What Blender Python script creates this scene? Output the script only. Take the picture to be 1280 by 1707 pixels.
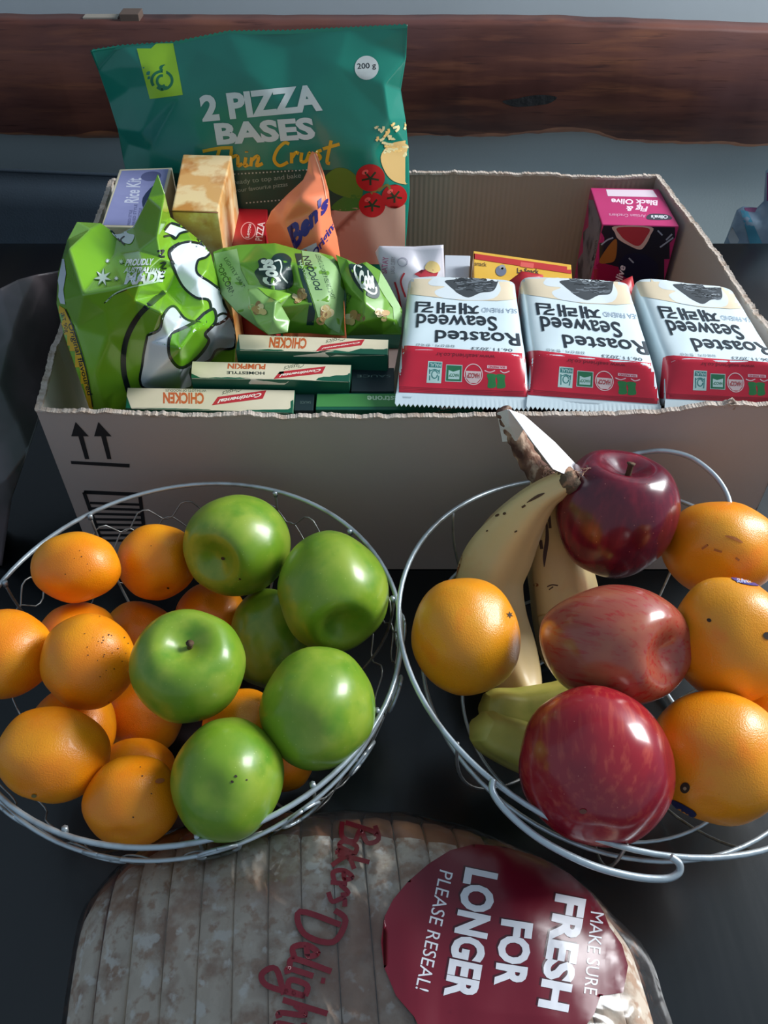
import bpy, bmesh, math, random
import numpy as np
from mathutils import Vector, Matrix, noise
from mathutils.bvhtree import BVHTree
from mathutils.geometry import delaunay_2d_cdt
random.seed(7)
SC = bpy.context.scene
for _o in list(bpy.data.objects): bpy.data.objects.remove(_o)
COL = SC.collection
# ---------------------------------------------------------------- camera
FPX, CAMH, TH = 1390.0, 0.55, math.radians(45.7)
cT, sT = math.cos(TH), math.sin(TH)
cd = bpy.data.cameras.new('camera'); cam = bpy.data.objects.new('camera', cd); COL.objects.link(cam)
cam.location = (0, 0, CAMH); cam.rotation_euler = (math.pi/2 - TH, 0, 0)
cd.sensor_fit = 'VERTICAL'; cd.sensor_height = 36; cd.sensor_width = 36; cd.lens = FPX/1707*36; cd.clip_start = 0.01
SC.camera = cam
# ---------------------------------------------------------------- light and exposure
SC.view_settings.view_transform = 'Standard'; SC.view_settings.look = 'None'
SC.view_settings.gamma = 1; SC.view_settings.use_curve_mapping = False
SC.view_settings.exposure = 0.0
w = bpy.data.worlds.new('world'); SC.world = w; w.use_nodes = True
w.node_tree.nodes['Background'].inputs[0].default_value = (0.62, 0.80, 1.0, 1)
w.node_tree.nodes['Background'].inputs[1].default_value = 0.44
def area(name, loc, target, sx, sy, power, col):
    l = bpy.data.lights.new(name, 'AREA'); l.shape = 'RECTANGLE'; l.size = sx; l.size_y = sy; l.energy = power; l.color = col
    o = bpy.data.objects.new(name, l); COL.objects.link(o); o.location = loc
    o.rotation_euler = (Vector(target) - Vector(loc)).to_track_quat('-Z', 'Y').to_euler()
    return o
area('window_light', (1.7, 1.0, 1.15), (0.0, 0.55, 0.1), 0.7, 0.9, 66, (0.95, 0.98, 1.0))
# ---------------------------------------------------------------- pixel geometry (real places from the calibrated lens)
O = Vector((0, 0, CAMH))
def ray(px, py):
    a = (px - 640)/FPX; b = (853.5 - py)/FPX
    return Vector((a, cT + b*sT, -sT + b*cT))
def Pz(px, py, z): d = ray(px, py); return O + d*((z - CAMH)/d.z)
def Py(px, py, y): d = ray(px, py); return O + d*(y/d.y)
def Pd(px, py, zc): return O + ray(px, py)*zc
def proj(p):
    x, y, z = p[0], p[1], p[2] - CAMH; zc = y*cT - z*sT; up = y*sT + z*cT
    return 640 + FPX*x/zc, 853.5 - FPX*up/zc
def depth(p): return p[1]*cT - (p[2] - CAMH)*sT
CAMR, CAMU, CAMB = Vector((1, 0, 0)), Vector((0, sT, cT)), Vector((0, -cT, sT))
# ---------------------------------------------------------------- materials
def lin(c):
    r = []
    for v in c[:3]:
        v /= 255.0; r.append(v/12.92 if v <= 0.04045 else ((v + 0.055)/1.055)**2.4)
    return (*r, 1)
MATS = {}
def mat(name, col, rough=0.5, metal=0, bump=None, var=None, coat=0, spec=0.5, sss=0, coord='Object', spots=None, wave=None, attr=None):
    if name in MATS: return MATS[name]
    m = bpy.data.materials.new(name); m.use_nodes = True; nt = m.node_tree; N = nt.nodes; L = nt.links
    b = N['Principled BSDF']; b.inputs['Base Color'].default_value = lin(col); b.inputs['Roughness'].default_value = rough
    b.inputs['Metallic'].default_value = metal; b.inputs['Coat Weight'].default_value = coat; b.inputs['Coat Roughness'].default_value = 0.12
    b.inputs['Specular IOR Level'].default_value = spec
    if sss: b.inputs['Subsurface Weight'].default_value = sss; b.inputs['Subsurface Scale'].default_value = 0.01; b.inputs['Subsurface Radius'].default_value = (1, .5, .2)
    if attr: tc = N.new('ShaderNodeAttribute'); tc.attribute_name = attr; co = tc.outputs['Vector']
    else: tc = N.new('ShaderNodeTexCoord'); co = tc.outputs[coord]
    def noi(scale, detail=4, sc3=None, dist=0):
        n = N.new('ShaderNodeTexNoise'); n.inputs['Scale'].default_value = scale; n.inputs['Detail'].default_value = detail; n.inputs['Distortion'].default_value = dist
        if sc3:
            mp = N.new('ShaderNodeMapping'); mp.inputs['Scale'].default_value = sc3; L.new(co, mp.inputs[0]); L.new(mp.outputs[0], n.inputs[0])
        else: L.new(co, n.inputs[0])
        return n
    cur = None
    def mixin(fac, c2):
        nonlocal cur
        mx = N.new('ShaderNodeMix'); mx.data_type = 'RGBA'; L.new(fac, mx.inputs[0])
        if cur is None: mx.inputs[6].default_value = lin(col)
        else: L.new(cur, mx.inputs[6])
        mx.inputs[7].default_value = lin(c2); cur = mx.outputs[2]
    for v in (var or []):                                   # (scale, colour, lo, hi, [stretch])
        n = noi(v[0], 5, v[4] if len(v) > 4 else None)
        mr = N.new('ShaderNodeMapRange'); mr.inputs[1].default_value = v[2]; mr.inputs[2].default_value = v[3]; L.new(n.outputs[0], mr.inputs[0])
        mixin(mr.outputs[0], v[1])
    if spots:                                              # (scale, colour, radius)
        vo = N.new('ShaderNodeTexVoronoi'); vo.inputs['Scale'].default_value = spots[0]; L.new(co, vo.inputs['Vector'])
        mr = N.new('ShaderNodeMapRange'); mr.inputs[1].default_value = spots[2]; mr.inputs[2].default_value = spots[2]*0.5; L.new(vo.outputs['Distance'], mr.inputs[0])
        mixin(mr.outputs[0], spots[1])
    if cur is not None: L.new(cur, b.inputs['Base Color'])
    h = None
    if bump:
        n = noi(bump[0], 3, bump[2] if len(bump) > 2 else None); h = n.outputs[0]; st = bump[1]
    if wave:
        wv = N.new('ShaderNodeTexWave'); wv.inputs['Scale'].default_value = wave[0]; wv.bands_direction = wave[2]; L.new(co, wv.inputs[0]); h = wv.outputs['Fac']; st = wave[1]
    if h is not None:
        bp = N.new('ShaderNodeBump'); bp.inputs['Strength'].default_value = st; bp.inputs['Distance'].default_value = 0.002; L.new(h, bp.inputs['Height']); L.new(bp.outputs[0], b.inputs['Normal'])
    MATS[name] = m; return m
def ink(col, rough=0.38):                                   # flat print on packaging
    return mat('print_%02x%02x%02x' % tuple(col), col, rough)
# ---------------------------------------------------------------- object helpers
def link(name, me, parent=None, m=None, smooth=False):
    o = bpy.data.objects.new(name, me); COL.objects.link(o)
    if m: me.materials.append(m)
    if smooth: me.shade_smooth()
    if parent: o.parent = parent; o.matrix_parent_inverse = parent.matrix_world.inverted()
    return o
def mesh(name, vs, fs, m=None, parent=None, smooth=False, fix=True):
    me = bpy.data.meshes.new(name); me.from_pydata([tuple(v) for v in vs], [], [tuple(f) for f in fs])
    if fix:
        b = bmesh.new(); b.from_mesh(me); bmesh.ops.recalc_face_normals(b, faces=b.faces); b.to_mesh(me); b.free()
    me.update(); return link(name, me, parent, m, smooth)
def thing(name, label, cat, loc=(0, 0, 0), group=None):
    o = bpy.data.objects.new(name, None); COL.objects.link(o); o.location = loc; o.empty_display_size = 0.02
    o['label'] = label; o['category'] = cat
    if group: o['group'] = group
    o.matrix_world = Matrix.Translation(loc)
    return o
def tag(o, label, cat, group=None):
    o['label'] = label; o['category'] = cat
    if group: o['group'] = group
    return o
def catmull(pts, n=6, closed=False):
    P = [Vector(p) for p in pts]; out = []; N = len(P)
    for i in range(N if closed else N - 1):
        a, b, c, d = (P[(i-1) % N], P[i], P[(i+1) % N], P[(i+2) % N]) if closed else (P[max(i-1, 0)], P[i], P[i+1], P[min(i+2, N-1)])
        for k in range(n):
            t = k/n; out.append(0.5*((2*b) + (c - a)*t + (2*a - 5*b + 4*c - d)*t*t + (3*b - a - 3*c + d)*t**3))
    if not closed: out.append(P[-1])
    return out
def tube_data(pts, rad, seg=8, closed=False, sq=None, base=0):
    pts = [Vector(p) for p in pts]; n = len(pts); vs, fs = [], []
    rad = rad if hasattr(rad, '__len__') else [rad]*n
    nrm = None
    for i, p in enumerate(pts):
        t = (pts[(i+1) % n] - pts[i-1]) if closed else (pts[min(i+1, n-1)] - pts[max(i-1, 0)])
        if t.length < 1e-9: t = Vector((0, 0, 1))
        t.normalize()
        if nrm is None: nrm = t.orthogonal().normalized()
        nrm = nrm - t*nrm.dot(t)
        if nrm.length < 1e-6: nrm = t.orthogonal()
        nrm.normalize(); bi = t.cross(nrm)
        for k in range(seg):
            a = 2*math.pi*k/seg; r = rad[i]*(sq(a) if sq else 1)
            vs.append(p + (nrm*math.cos(a) + bi*math.sin(a))*r)
    m = n if closed else n - 1
    for i in range(m):
        j = (i+1) % n
        for k in range(seg):
            k2 = (k+1) % seg; fs.append((base+i*seg+k, base+i*seg+k2, base+j*seg+k2, base+j*seg+k))
    if not closed: fs.append([base+k for k in range(seg)][::-1]); fs.append([base+(n-1)*seg+k for k in range(seg)])
    return vs, fs
def tube(name, pts, rad, m, parent=None, seg=8, closed=False, sq=None):
    vs, fs = tube_data(pts, rad, seg, closed, sq); return mesh(name, vs, fs, m, parent, True)
def box_w(name, x0, x1, y0, y1, z0, z1, m, parent=None, bev=0.0):
    vs = [(x, y, z) for x in (x0, x1) for y in (y0, y1) for z in (z0, z1)]
    o = mesh(name, vs, [(0, 1, 3, 2), (4, 6, 7, 5), (0, 4, 5, 1), (2, 3, 7, 6), (0, 2, 6, 4), (1, 5, 7, 3)], m, parent)
    if bev: bevel(o, bev)
    return o
def bevel(o, w_, seg=2):
    b = bmesh.new(); b.from_mesh(o.data); bmesh.ops.bevel(b, geom=[e for e in b.edges if e.calc_face_angle(0) > 0.5], offset=w_, segments=seg, affect='EDGES', profile=0.6); b.to_mesh(o.data); b.free()
def prism(name, top, zb, m, parent=None, bev=0.0008, lean=(0, 0)):
    top = [Vector(p) for p in top]; bot = [Vector((p.x + lean[0], p.y + lean[1], zb)) for p in top]; n = len(top)
    o = mesh(name, top + bot, [tuple(range(n)), tuple(range(2*n-1, n-1, -1))] + [(i, (i+1) % n, n+(i+1) % n, n+i) for i in range(n)], m, parent)
    if bev: bevel(o, bev)
    return o
# ---------------------------------------------------------------- print laid on the real surface of a package
def bvh(*objs):
    V, Fc = [], []
    for o in objs:
        k = len(V); V += [o.matrix_world @ v.co for v in o.data.vertices]; Fc += [[k+i for i in p.vertices] for p in o.data.polygons]
    return BVHTree.FromPolygons(V, Fc)
OFF = [0.00024, 0.00009]
def decal(name, tree, V2, F2, m, parent, level=1, cell=7, maxlen=0.05):
    b = bmesh.new()
    vv = [b.verts.new((p[0], p[1], 0)) for p in V2]
    for f in F2:
        try: b.faces.new([vv[i] for i in f])
        except ValueError: pass
    if not b.faces: b.free(); return None
    b.normal_update()
    bmesh.ops.triangulate(b, faces=b.faces, ngon_method='EAR_CLIP')
    if cell:
        xs = [v.co.x for v in b.verts]; ys = [v.co.y for v in b.verts]
        for ax, lo, hi in ((0, min(xs), max(xs)), (1, min(ys), max(ys))):
            q = math.ceil(lo/cell)*cell
            while q < hi:
                no = (1, 0, 0) if ax == 0 else (0, 1, 0)
                bmesh.ops.bisect_plane(b, geom=b.verts[:] + b.edges[:] + b.faces[:], plane_co=(q, 0, 0) if ax == 0 else (0, q, 0), plane_no=no); q += cell
        bmesh.ops.triangulate(b, faces=b.faces)
    dead = []
    for v in b.verts:
        d = ray(v.co.x, v.co.y).normalized(); hit, nr, _, _ = tree.ray_cast(O, d)
        if hit is None: dead.append(v); continue
        if nr.dot(d) > 0: nr = -nr
        v.co = hit + nr*(OFF[0] + OFF[1]*level)
    bmesh.ops.delete(b, geom=dead, context='VERTS')
    bad = [f for f in b.faces if max(e.calc_length() for e in f.edges) > maxlen]
    bmesh.ops.delete(b, geom=bad, context='FACES')
    me = bpy.data.meshes.new(name); b.to_mesh(me); b.free()
    if not me.vertices: return None
    for p in me.polygons: p.use_smooth = True
    o = link(name, me, parent, m); return o
_fc = bpy.data.curves.new('lettering_source', 'FONT'); _fo = bpy.data.objects.new('lettering_source', _fc); COL.objects.link(_fo)
_tc = {}
def text_shape(s, bold=0.0, shear=0.0):
    k = (s, bold, shear)
    if k in _tc: return _tc[k]
    _fc.body = s; _fc.offset = bold; _fc.shear = shear; _fc.resolution_u = 3; _fc.fill_mode = 'FRONT' if hasattr(_fc, 'fill_mode') else 'FRONT'
    bpy.context.view_layer.update(); dg = bpy.context.evaluated_depsgraph_get()
    me = bpy.data.meshes.new_from_object(_fo.evaluated_get(dg))
    V = [(v.co.x, v.co.y) for v in me.vertices]; Fs = [tuple(p.vertices) for p in me.polygons]; bpy.data.meshes.remove(me)
    if not V: _tc[k] = ([], []); return _tc[k]
    x0, x1 = min(v[0] for v in V), max(v[0] for v in V); y0, y1 = min(v[1] for v in V), max(v[1] for v in V)
    V = [((v[0]-x0)/(x1-x0), (v[1]-y0)/(y1-y0)) for v in V]; _tc[k] = (V, Fs); return _tc[k]
def text(s, tree, bl, br, tl, m, parent, tr=None, bold=0.0, shear=0.0, level=2, name='lettering', cell=7, arc=0):
    """bl, br, tl: photo pixels of the text's own bottom-left, bottom-right and top-left"""
    V, Fs = text_shape(s, bold, shear)
    if not V: return
    tr = tr or (br[0] + tl[0] - bl[0], br[1] + tl[1] - bl[1]); W = []
    for u, v in V:
        x = (1-v)*((1-u)*bl[0] + u*br[0]) + v*((1-u)*tl[0] + u*tr[0]); y = (1-v)*((1-u)*bl[1] + u*br[1]) + v*((1-u)*tl[1] + u*tr[1])
        if arc:
            k = 4*u*(1-u)*arc; nx, ny = tl[0]-bl[0], tl[1]-bl[1]; q = math.hypot(nx, ny); x += nx/q*k; y += ny/q*k
        W.append((x, y))
    return decal(name, tree, W, Fs, m, parent, level, cell)
def poly(pts, tree, m, parent, name='printed_shape', level=1, smooth=False, cell=9):
    if smooth: pts = [(v.x, v.y) for v in catmull([(p[0], p[1], 0) for p in pts], 4, True)]
    return decal(name, tree, pts, [tuple(range(len(pts)))], m, parent, level, cell)
def ell(cx, cy, a, b, rot=0, n=28):
    c_, s_ = math.cos(rot), math.sin(rot)
    return [(cx + a*math.cos(t)*c_ - b*math.sin(t)*s_, cy + a*math.cos(t)*s_ + b*math.sin(t)*c_) for t in [2*math.pi*i/n for i in range(n)]]
def strokes(lines, width, tree, m, parent, name='lettering', level=2, smooth=True, cell=9, taper=False):
    V, Fs = [], []
    for ln in lines:
        w0 = width
        P = catmull([(p[0], p[1], 0) for p in ln], 5) if smooth and len(ln) > 2 else [Vector((p[0], p[1], 0)) for p in ln]
        k = len(V)
        for i, p in enumerate(P):
            t = P[min(i+1, len(P)-1)] - P[max(i-1, 0)]
            t = t.normalized() if t.length > 1e-6 else Vector((1, 0, 0))
            ww = w0*(1 if not taper else max(0.15, math.sin(math.pi*(i+0.5)/len(P))))
            n = Vector((-t.y, t.x, 0))*ww/2; V += [(p.x+n.x, p.y+n.y), (p.x-n.x, p.y-n.y)]
        for i in range(len(P)-1): Fs.append((k+2*i, k+2*i+1, k+2*i+3, k+2*i+2))
    return decal(name, tree, V, Fs, m, parent, level, cell)
# ---------------------------------------------------------------- crumpled film bags
def w3(e):
    if e[0] == 'w': return Vector(e[1:4])
    return Py(e[0], e[1], e[2])
def film_bag(name, outline, inner, thick, m, parent=None, levels=3, smooth=1, amp=0.0006, freq=60, push=0.0, zmin=0.0048, ymax=0.838):
    pts = [w3(e) for e in outline + inner]; no = len(outline)
    p2 = [Vector(proj(p)) for p in pts]
    V2, E2, F2, ov, oe, of = delaunay_2d_cdt(p2, [(i, (i+1) % no) for i in range(no)], [], 1, 1e-4)
    P = []
    for i, src in enumerate(ov):
        if src: P.append(pts[src[0]])
        else:
            j = min(range(len(p2)), key=lambda q: (p2[q]-V2[i]).length); P.append(Pd(V2[i][0], V2[i][1], depth(pts[j])))
    P = np.array(P); Fc = [list(f) for f in F2]
    for _ in range(levels):
        mid = {}; P = list(P); NF = []
        def g(a, b_):
            k = (min(a, b_), max(a, b_))
            if k not in mid: mid[k] = len(P); P.append((P[a] + P[b_])/2)
            return mid[k]
        for a, b_, c_ in Fc:
            x, y, z = g(a, b_), g(b_, c_), g(c_, a); NF += [[a, x, z], [x, b_, y], [z, y, c_], [x, y, z]]
        Fc = NF
    P = np.array(P); n = len(P); T = np.array(Fc)
    ed = {}
    for f in Fc:
        for a, b_ in ((f[0], f[1]), (f[1], f[2]), (f[2], f[0])): k = (min(a, b_), max(a, b_)); ed[k] = ed.get(k, 0) + 1
    bd = set(i for k, c_ in ed.items() if c_ == 1 for i in k); isb = np.zeros(n, bool); isb[list(bd)] = True
    E = np.array(list(ed)); deg = np.zeros(n); np.add.at(deg, E[:, 0], 1); np.add.at(deg, E[:, 1], 1)
    for _ in range(smooth):
        S = np.zeros((n, 3)); np.add.at(S, E[:, 0], P[E[:, 1]]); np.add.at(S, E[:, 1], P[E[:, 0]]); Q = S/deg[:, None]; P[~isb] = P[~isb]*0.4 + Q[~isb]*0.6
    wt = np.where(isb, 0.0, 1.0)
    for _ in range(10):
        S = np.zeros(n); np.add.at(S, E[:, 0], wt[E[:, 1]]); np.add.at(S, E[:, 1], wt[E[:, 0]]); wt = np.where(isb, 0, 0.5*wt + 0.5*S/deg)
    wt = wt/max(wt.max(), 1e-6)
    wt = np.sqrt(wt)
    for i in range(n):
        q = Vector(P[i]); nv = noise.noise(q*freq) + 0.6*(1 - 2*abs(noise.noise(q*freq*0.45 + Vector((5, 3, 1)))))
        dr = (q - O).normalized(); P[i] += np.array(dr)*((amp*nv - push)*min(1, wt[i]*1.5))
    D = P - np.array(O); D /= np.linalg.norm(D, axis=1)[:, None]; B = P + D*(thick*wt)[:, None]
    for A in (P, B): A[:, 2] = np.maximum(A[:, 2], zmin); A[:, 1] = np.minimum(A[:, 1], ymax)
    bi = {}; allv = [tuple(p) for p in P]
    for i in range(n):
        if isb[i]: bi[i] = i
        else: bi[i] = len(allv); allv.append(tuple(B[i]))
    fs = [tuple(f) for f in Fc] + [(bi[f[0]], bi[f[2]], bi[f[1]]) for f in Fc]
    return mesh(name, allv, fs, m, parent, True)
# ================================================================= SETTING
M_wall = mat('painted_wall', (176, 184, 190), 0.8, bump=(60, 0.05), var=[(1.2, (160, 168, 172), 0.4, 0.7)])
M_floor = mat('floor_boards', (70, 60, 52), 0.6, var=[(6, (50, 42, 36), 0.4, 0.7, (1, 8, 1))])
M_table = mat('black_tabletop', (9, 15, 19), 0.24, bump=(9, 0.12, (4, 0.6, 1)), var=[(2.5, (15, 20, 21), 0.4, 0.7, (6, 0.8, 1))], spec=0.6)
o = box_w('wall_back', -2.6, 2.6, 1.42, 1.5, -0.75, 2.2, M_wall); o['kind'] = 'structure'
o = box_w('floor', -2.6, 2.6, -1.5, 1.42, -0.79, -0.75, M_floor); o['kind'] = 'structure'
t = thing('dining_table', 'black smooth tabletop under the carton, the fruit baskets and the bread', 'table', (0, 0.4, -0.75))
box_w('tabletop', -0.95, 0.95, -0.35, 1.043, -0.03, 0.0, M_table, t, 0.003)
for x in (-0.88, 0.88):
    for y in (-0.28, 0.97): box_w('leg', x-0.03, x+0.03, y-0.03, y+0.03, -0.75, -0.03, M_table, t)
# bench with live-edge backrest board
M_timber = mat('red_timber', (104, 62, 50), 0.5, bump=(14, 0.12, (1, 1, 7)), spec=0.3,
               var=[(4.0, (76, 42, 36), 0.42, 0.62, (0.9, 1, 6.0)), (11, (124, 76, 54), 0.52, 0.75, (0.7, 1, 7)), (3.0, (92, 60, 58), 0.5, 0.7, (1, 1, 2)), (30, (66, 38, 34), .58, .72, (.5, 1, 8))])
M_bark = mat('live_edge_sapwood', (164, 102, 66), 0.5, bump=(40, 0.4), var=[(16, (118, 66, 46), 0.42, 0.68, (1, 1, 3))])
M_panel = mat('blue_grey_upholstery', (168, 178, 180), 0.75, bump=(300, 0.1), var=[(2, (154, 164, 166), 0.4, 0.6)])
M_navy = mat('navy_fabric', (44, 60, 74), 0.85, bump=(400, 0.15), var=[(3, (34, 46, 56), 0.4, 0.6)])
bench = thing('bench', 'bench behind the table with a red-brown live-edge timber backrest board', 'bench', (0, 1.2, -0.75))
YB = 1.2
top_px = [(-260, 36), (0, 36), (300, 37), (640, 38), (760, 37), (900, 38), (1100, 45), (1280, 52), (1560, 56)]
bot_px = [(-260, 230), (-60, 230), (0, 233), (60, 234), (120, 238), (200, 237), (420, 240), (600, 238), (690, 237), (760, 233), (850, 236), (900, 231), (950, 227), (1010, 229), (1060, 240), (1110, 248), (1180, 248), (1280, 249), (1560, 250)]
def interp(tab, x):
    for (a, b_), (c_, d_) in zip(tab, tab[1:]):
        if a <= x <= c_: s_ = (x-a)/(c_-a); return b_ + (d_-b_)*s_
    return tab[-1][1]
n = 160; rows = []
for i in range(n+1):
    px = -260 + 1820*i/n
    zt = Py(px, interp(top_px, px), YB).z + 0.0012*noise.noise(Vector((px*0.02, 1, 0)))
    zb = Py(px, interp(bot_px, px), YB).z + 0.004*noise.noise(Vector((px*0.012, 7, 0))) + 0.0015*noise.noise(Vector((px*0.05, 3, 0)))
    x = Py(px, 140, YB).x; band = 0.010 + 0.009*noise.noise(Vector((px*0.01, 0, 4)))
    rows.append([(x, YB+0.004, zt+0.0), (x, YB, zt-0.004), (x, YB, zb+band), (x, YB+0.007, zb+band*0.45), (x, YB+0.016, zb), (x, YB+0.034, zb+0.004), (x, YB+0.034, zt)])
vs = [p for r in rows for p in r]; fs, mi = [], []
for i in range(n):
    for k in range(7):
        k2 = (k+1) % 7; fs.append((i*7+k, i*7+k2, (i+1)*7+k2, (i+1)*7+k)); mi.append(1 if k in (2, 3, 4) else 0)
fs += [tuple(range(7)), tuple(n*7+k for k in range(7))]; mi += [0, 0]
o = mesh('backrest_board', vs, fs, M_timber, bench); o.data.materials.append(M_bark)
for p, q in zip(o.data.polygons, mi): p.material_index = q; p.use_smooth = True
kt = bvh(o)
poly([(838, 168), (862, 164), (880, 160), (905, 158), (928, 162), (915, 172), (890, 176), (862, 178), (845, 174)], kt, mat('timber_knot', (16, 18, 20), 0.6, bump=(80, 0.8)), bench, 'knot', 3, True, 30)
box_w('lower_panel', -1.6, 1.6, 1.236, 1.27, -0.75, 0.1, M_panel, bench, 0.004)
box_w('upper_rail', -1.6, 1.6, 1.236, 1.262, 0.1, 0.19, M_panel, bench)
box_w('seat', -1.6, 1.6, 1.07, 1.234, -0.16, -0.12, M_panel, bench, 0.006)
# small brown block and pale strip resting on the board
a_ = Py(201, 28, YB+0.01); c_ = Py(232, 21, YB+0.01)
o = box_w('wood_offcut', a_.x, c_.x, YB+0.004, YB+0.03, Py(215, 37, YB+0.004).z, c_.z, mat('brown_offcut', (96, 78, 68), 0.6, bump=(50, 0.2)), None, 0.001)
tag(o, 'small brown wooden block sitting on top of the timber backrest board', 'block')
a_ = Py(140, 27, YB+0.02); c_ = Py(200, 23, YB+0.02)
o = box_w('folded_card', a_.x, c_.x-0.002, YB+0.012, YB+0.028, Py(170, 36, YB+0.012).z, c_.z-0.002, mat('beige_card', (150, 142, 130), 0.7, bump=(50, 0.1)), None, 0.0006)
tag(o, 'thin beige card lying on the backrest board beside the brown block', 'card')
# navy cushion standing behind the table
cu = thing('bench_cushion', 'dark navy cushion standing on the bench behind the table edge', 'cushion', (-0.5, 1.1, -0.12))
vs, fs = [], []
nx, nz = 40, 14
x0, x1 = -1.25, -0.02
for s_ in (0, 1):
    for i in range(nx+1):
        for k in range(nz+1):
            u, v = i/nx, k/nz; x = x0 + (x1-x0)*u
            zt = Py(640 + (x/1.1)*FPX*1.0, 0, 1.1).z
            px = 640 + FPX*x/ (1.15*cT + 0.53*sT)
            zt = Py(px, 280 + (px)*0.045, 1.15).z
            e = min(1, 6*u, 6*(1-u))*min(1, 7*v, 7*(1-v)); e = max(e, 0)**0.5
            z = -0.119 + (zt + 0.119)*v
            vs.append((x, 1.115 + (1 if s_ else -1)*0.03*e + 0.03*v, z))
q = (nx+1)*(nz+1)
for s_ in (0, 1):
    for i in range(nx):
        for k in range(nz):
            a = s_*q + i*(nz+1) + k; fs.append((a, a+1, a+nz+2, a+nz+1))
def rim_idx():
    r = [i*(nz+1) for i in range(nx+1)] + [nx*(nz+1)+k for k in range(1, nz+1)] + [i*(nz+1)+nz for i in range(nx-1, -1, -1)] + [k for k in range(nz-1, 0, -1)]
    return r
r = rim_idx()
for a, b_ in zip(r, r[1:] + r[:1]): fs.append((a, b_, b_+q, a+q))
mesh('cushion_cover', vs, fs, M_navy, cu, True)
tube('piping', [Vector(vs[i]) + Vector((0, -0.001, 0)) for i in r], 0.003, M_navy, cu, 6, True)
# packet on the bench, partly out of frame
M_pk = mat('silver_blue_film', (150, 172, 186), 0.3, bump=(25, 0.2), var=[(20, (120, 140, 160), 0.4, 0.6)])
pk = thing('snack_packet', 'silver and blue plastic packet standing on the bench at the picture edge', 'packet', (0.52, 1.1, -0.12))
o = film_bag('film', [('w', 0.475, 1.1, -0.11), ('w', 0.66, 1.1, -0.11), (1400, 300, 1.1), (1360, 262, 1.1), (1300, 262, 1.1), (1276, 285, 1.1), (1273, 335, 1.1), (1262, 346, 1.1), (1238, 344, 1.1), (1228, 350, 1.1), (1213, 390, 1.1)], [(1270, 380, 1.09), (1310, 330, 1.085), (1245, 370, 1.09)], 0.05, M_pk, pk, 2, ymax=1.18, zmin=-.5)
kt = bvh(o)
poly([(1234, 350), (1246, 352), (1290, 450), (1262, 450)], kt, ink((70, 140, 165)), pk, 'printed_band')
poly([(1213, 395), (1220, 378), (1232, 400), (1222, 420)], kt, ink((175, 182, 186)), pk, 'printed_band')
poly([(1274, 270), (1300, 262), (1300, 335), (1273, 335)], kt, ink((122, 60, 110)), pk, 'printed_band')
poly([(1240, 346), (1262, 346), (1258, 354), (1243, 352)], kt, ink((130, 70, 110)), pk, 'printed_band')
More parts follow.
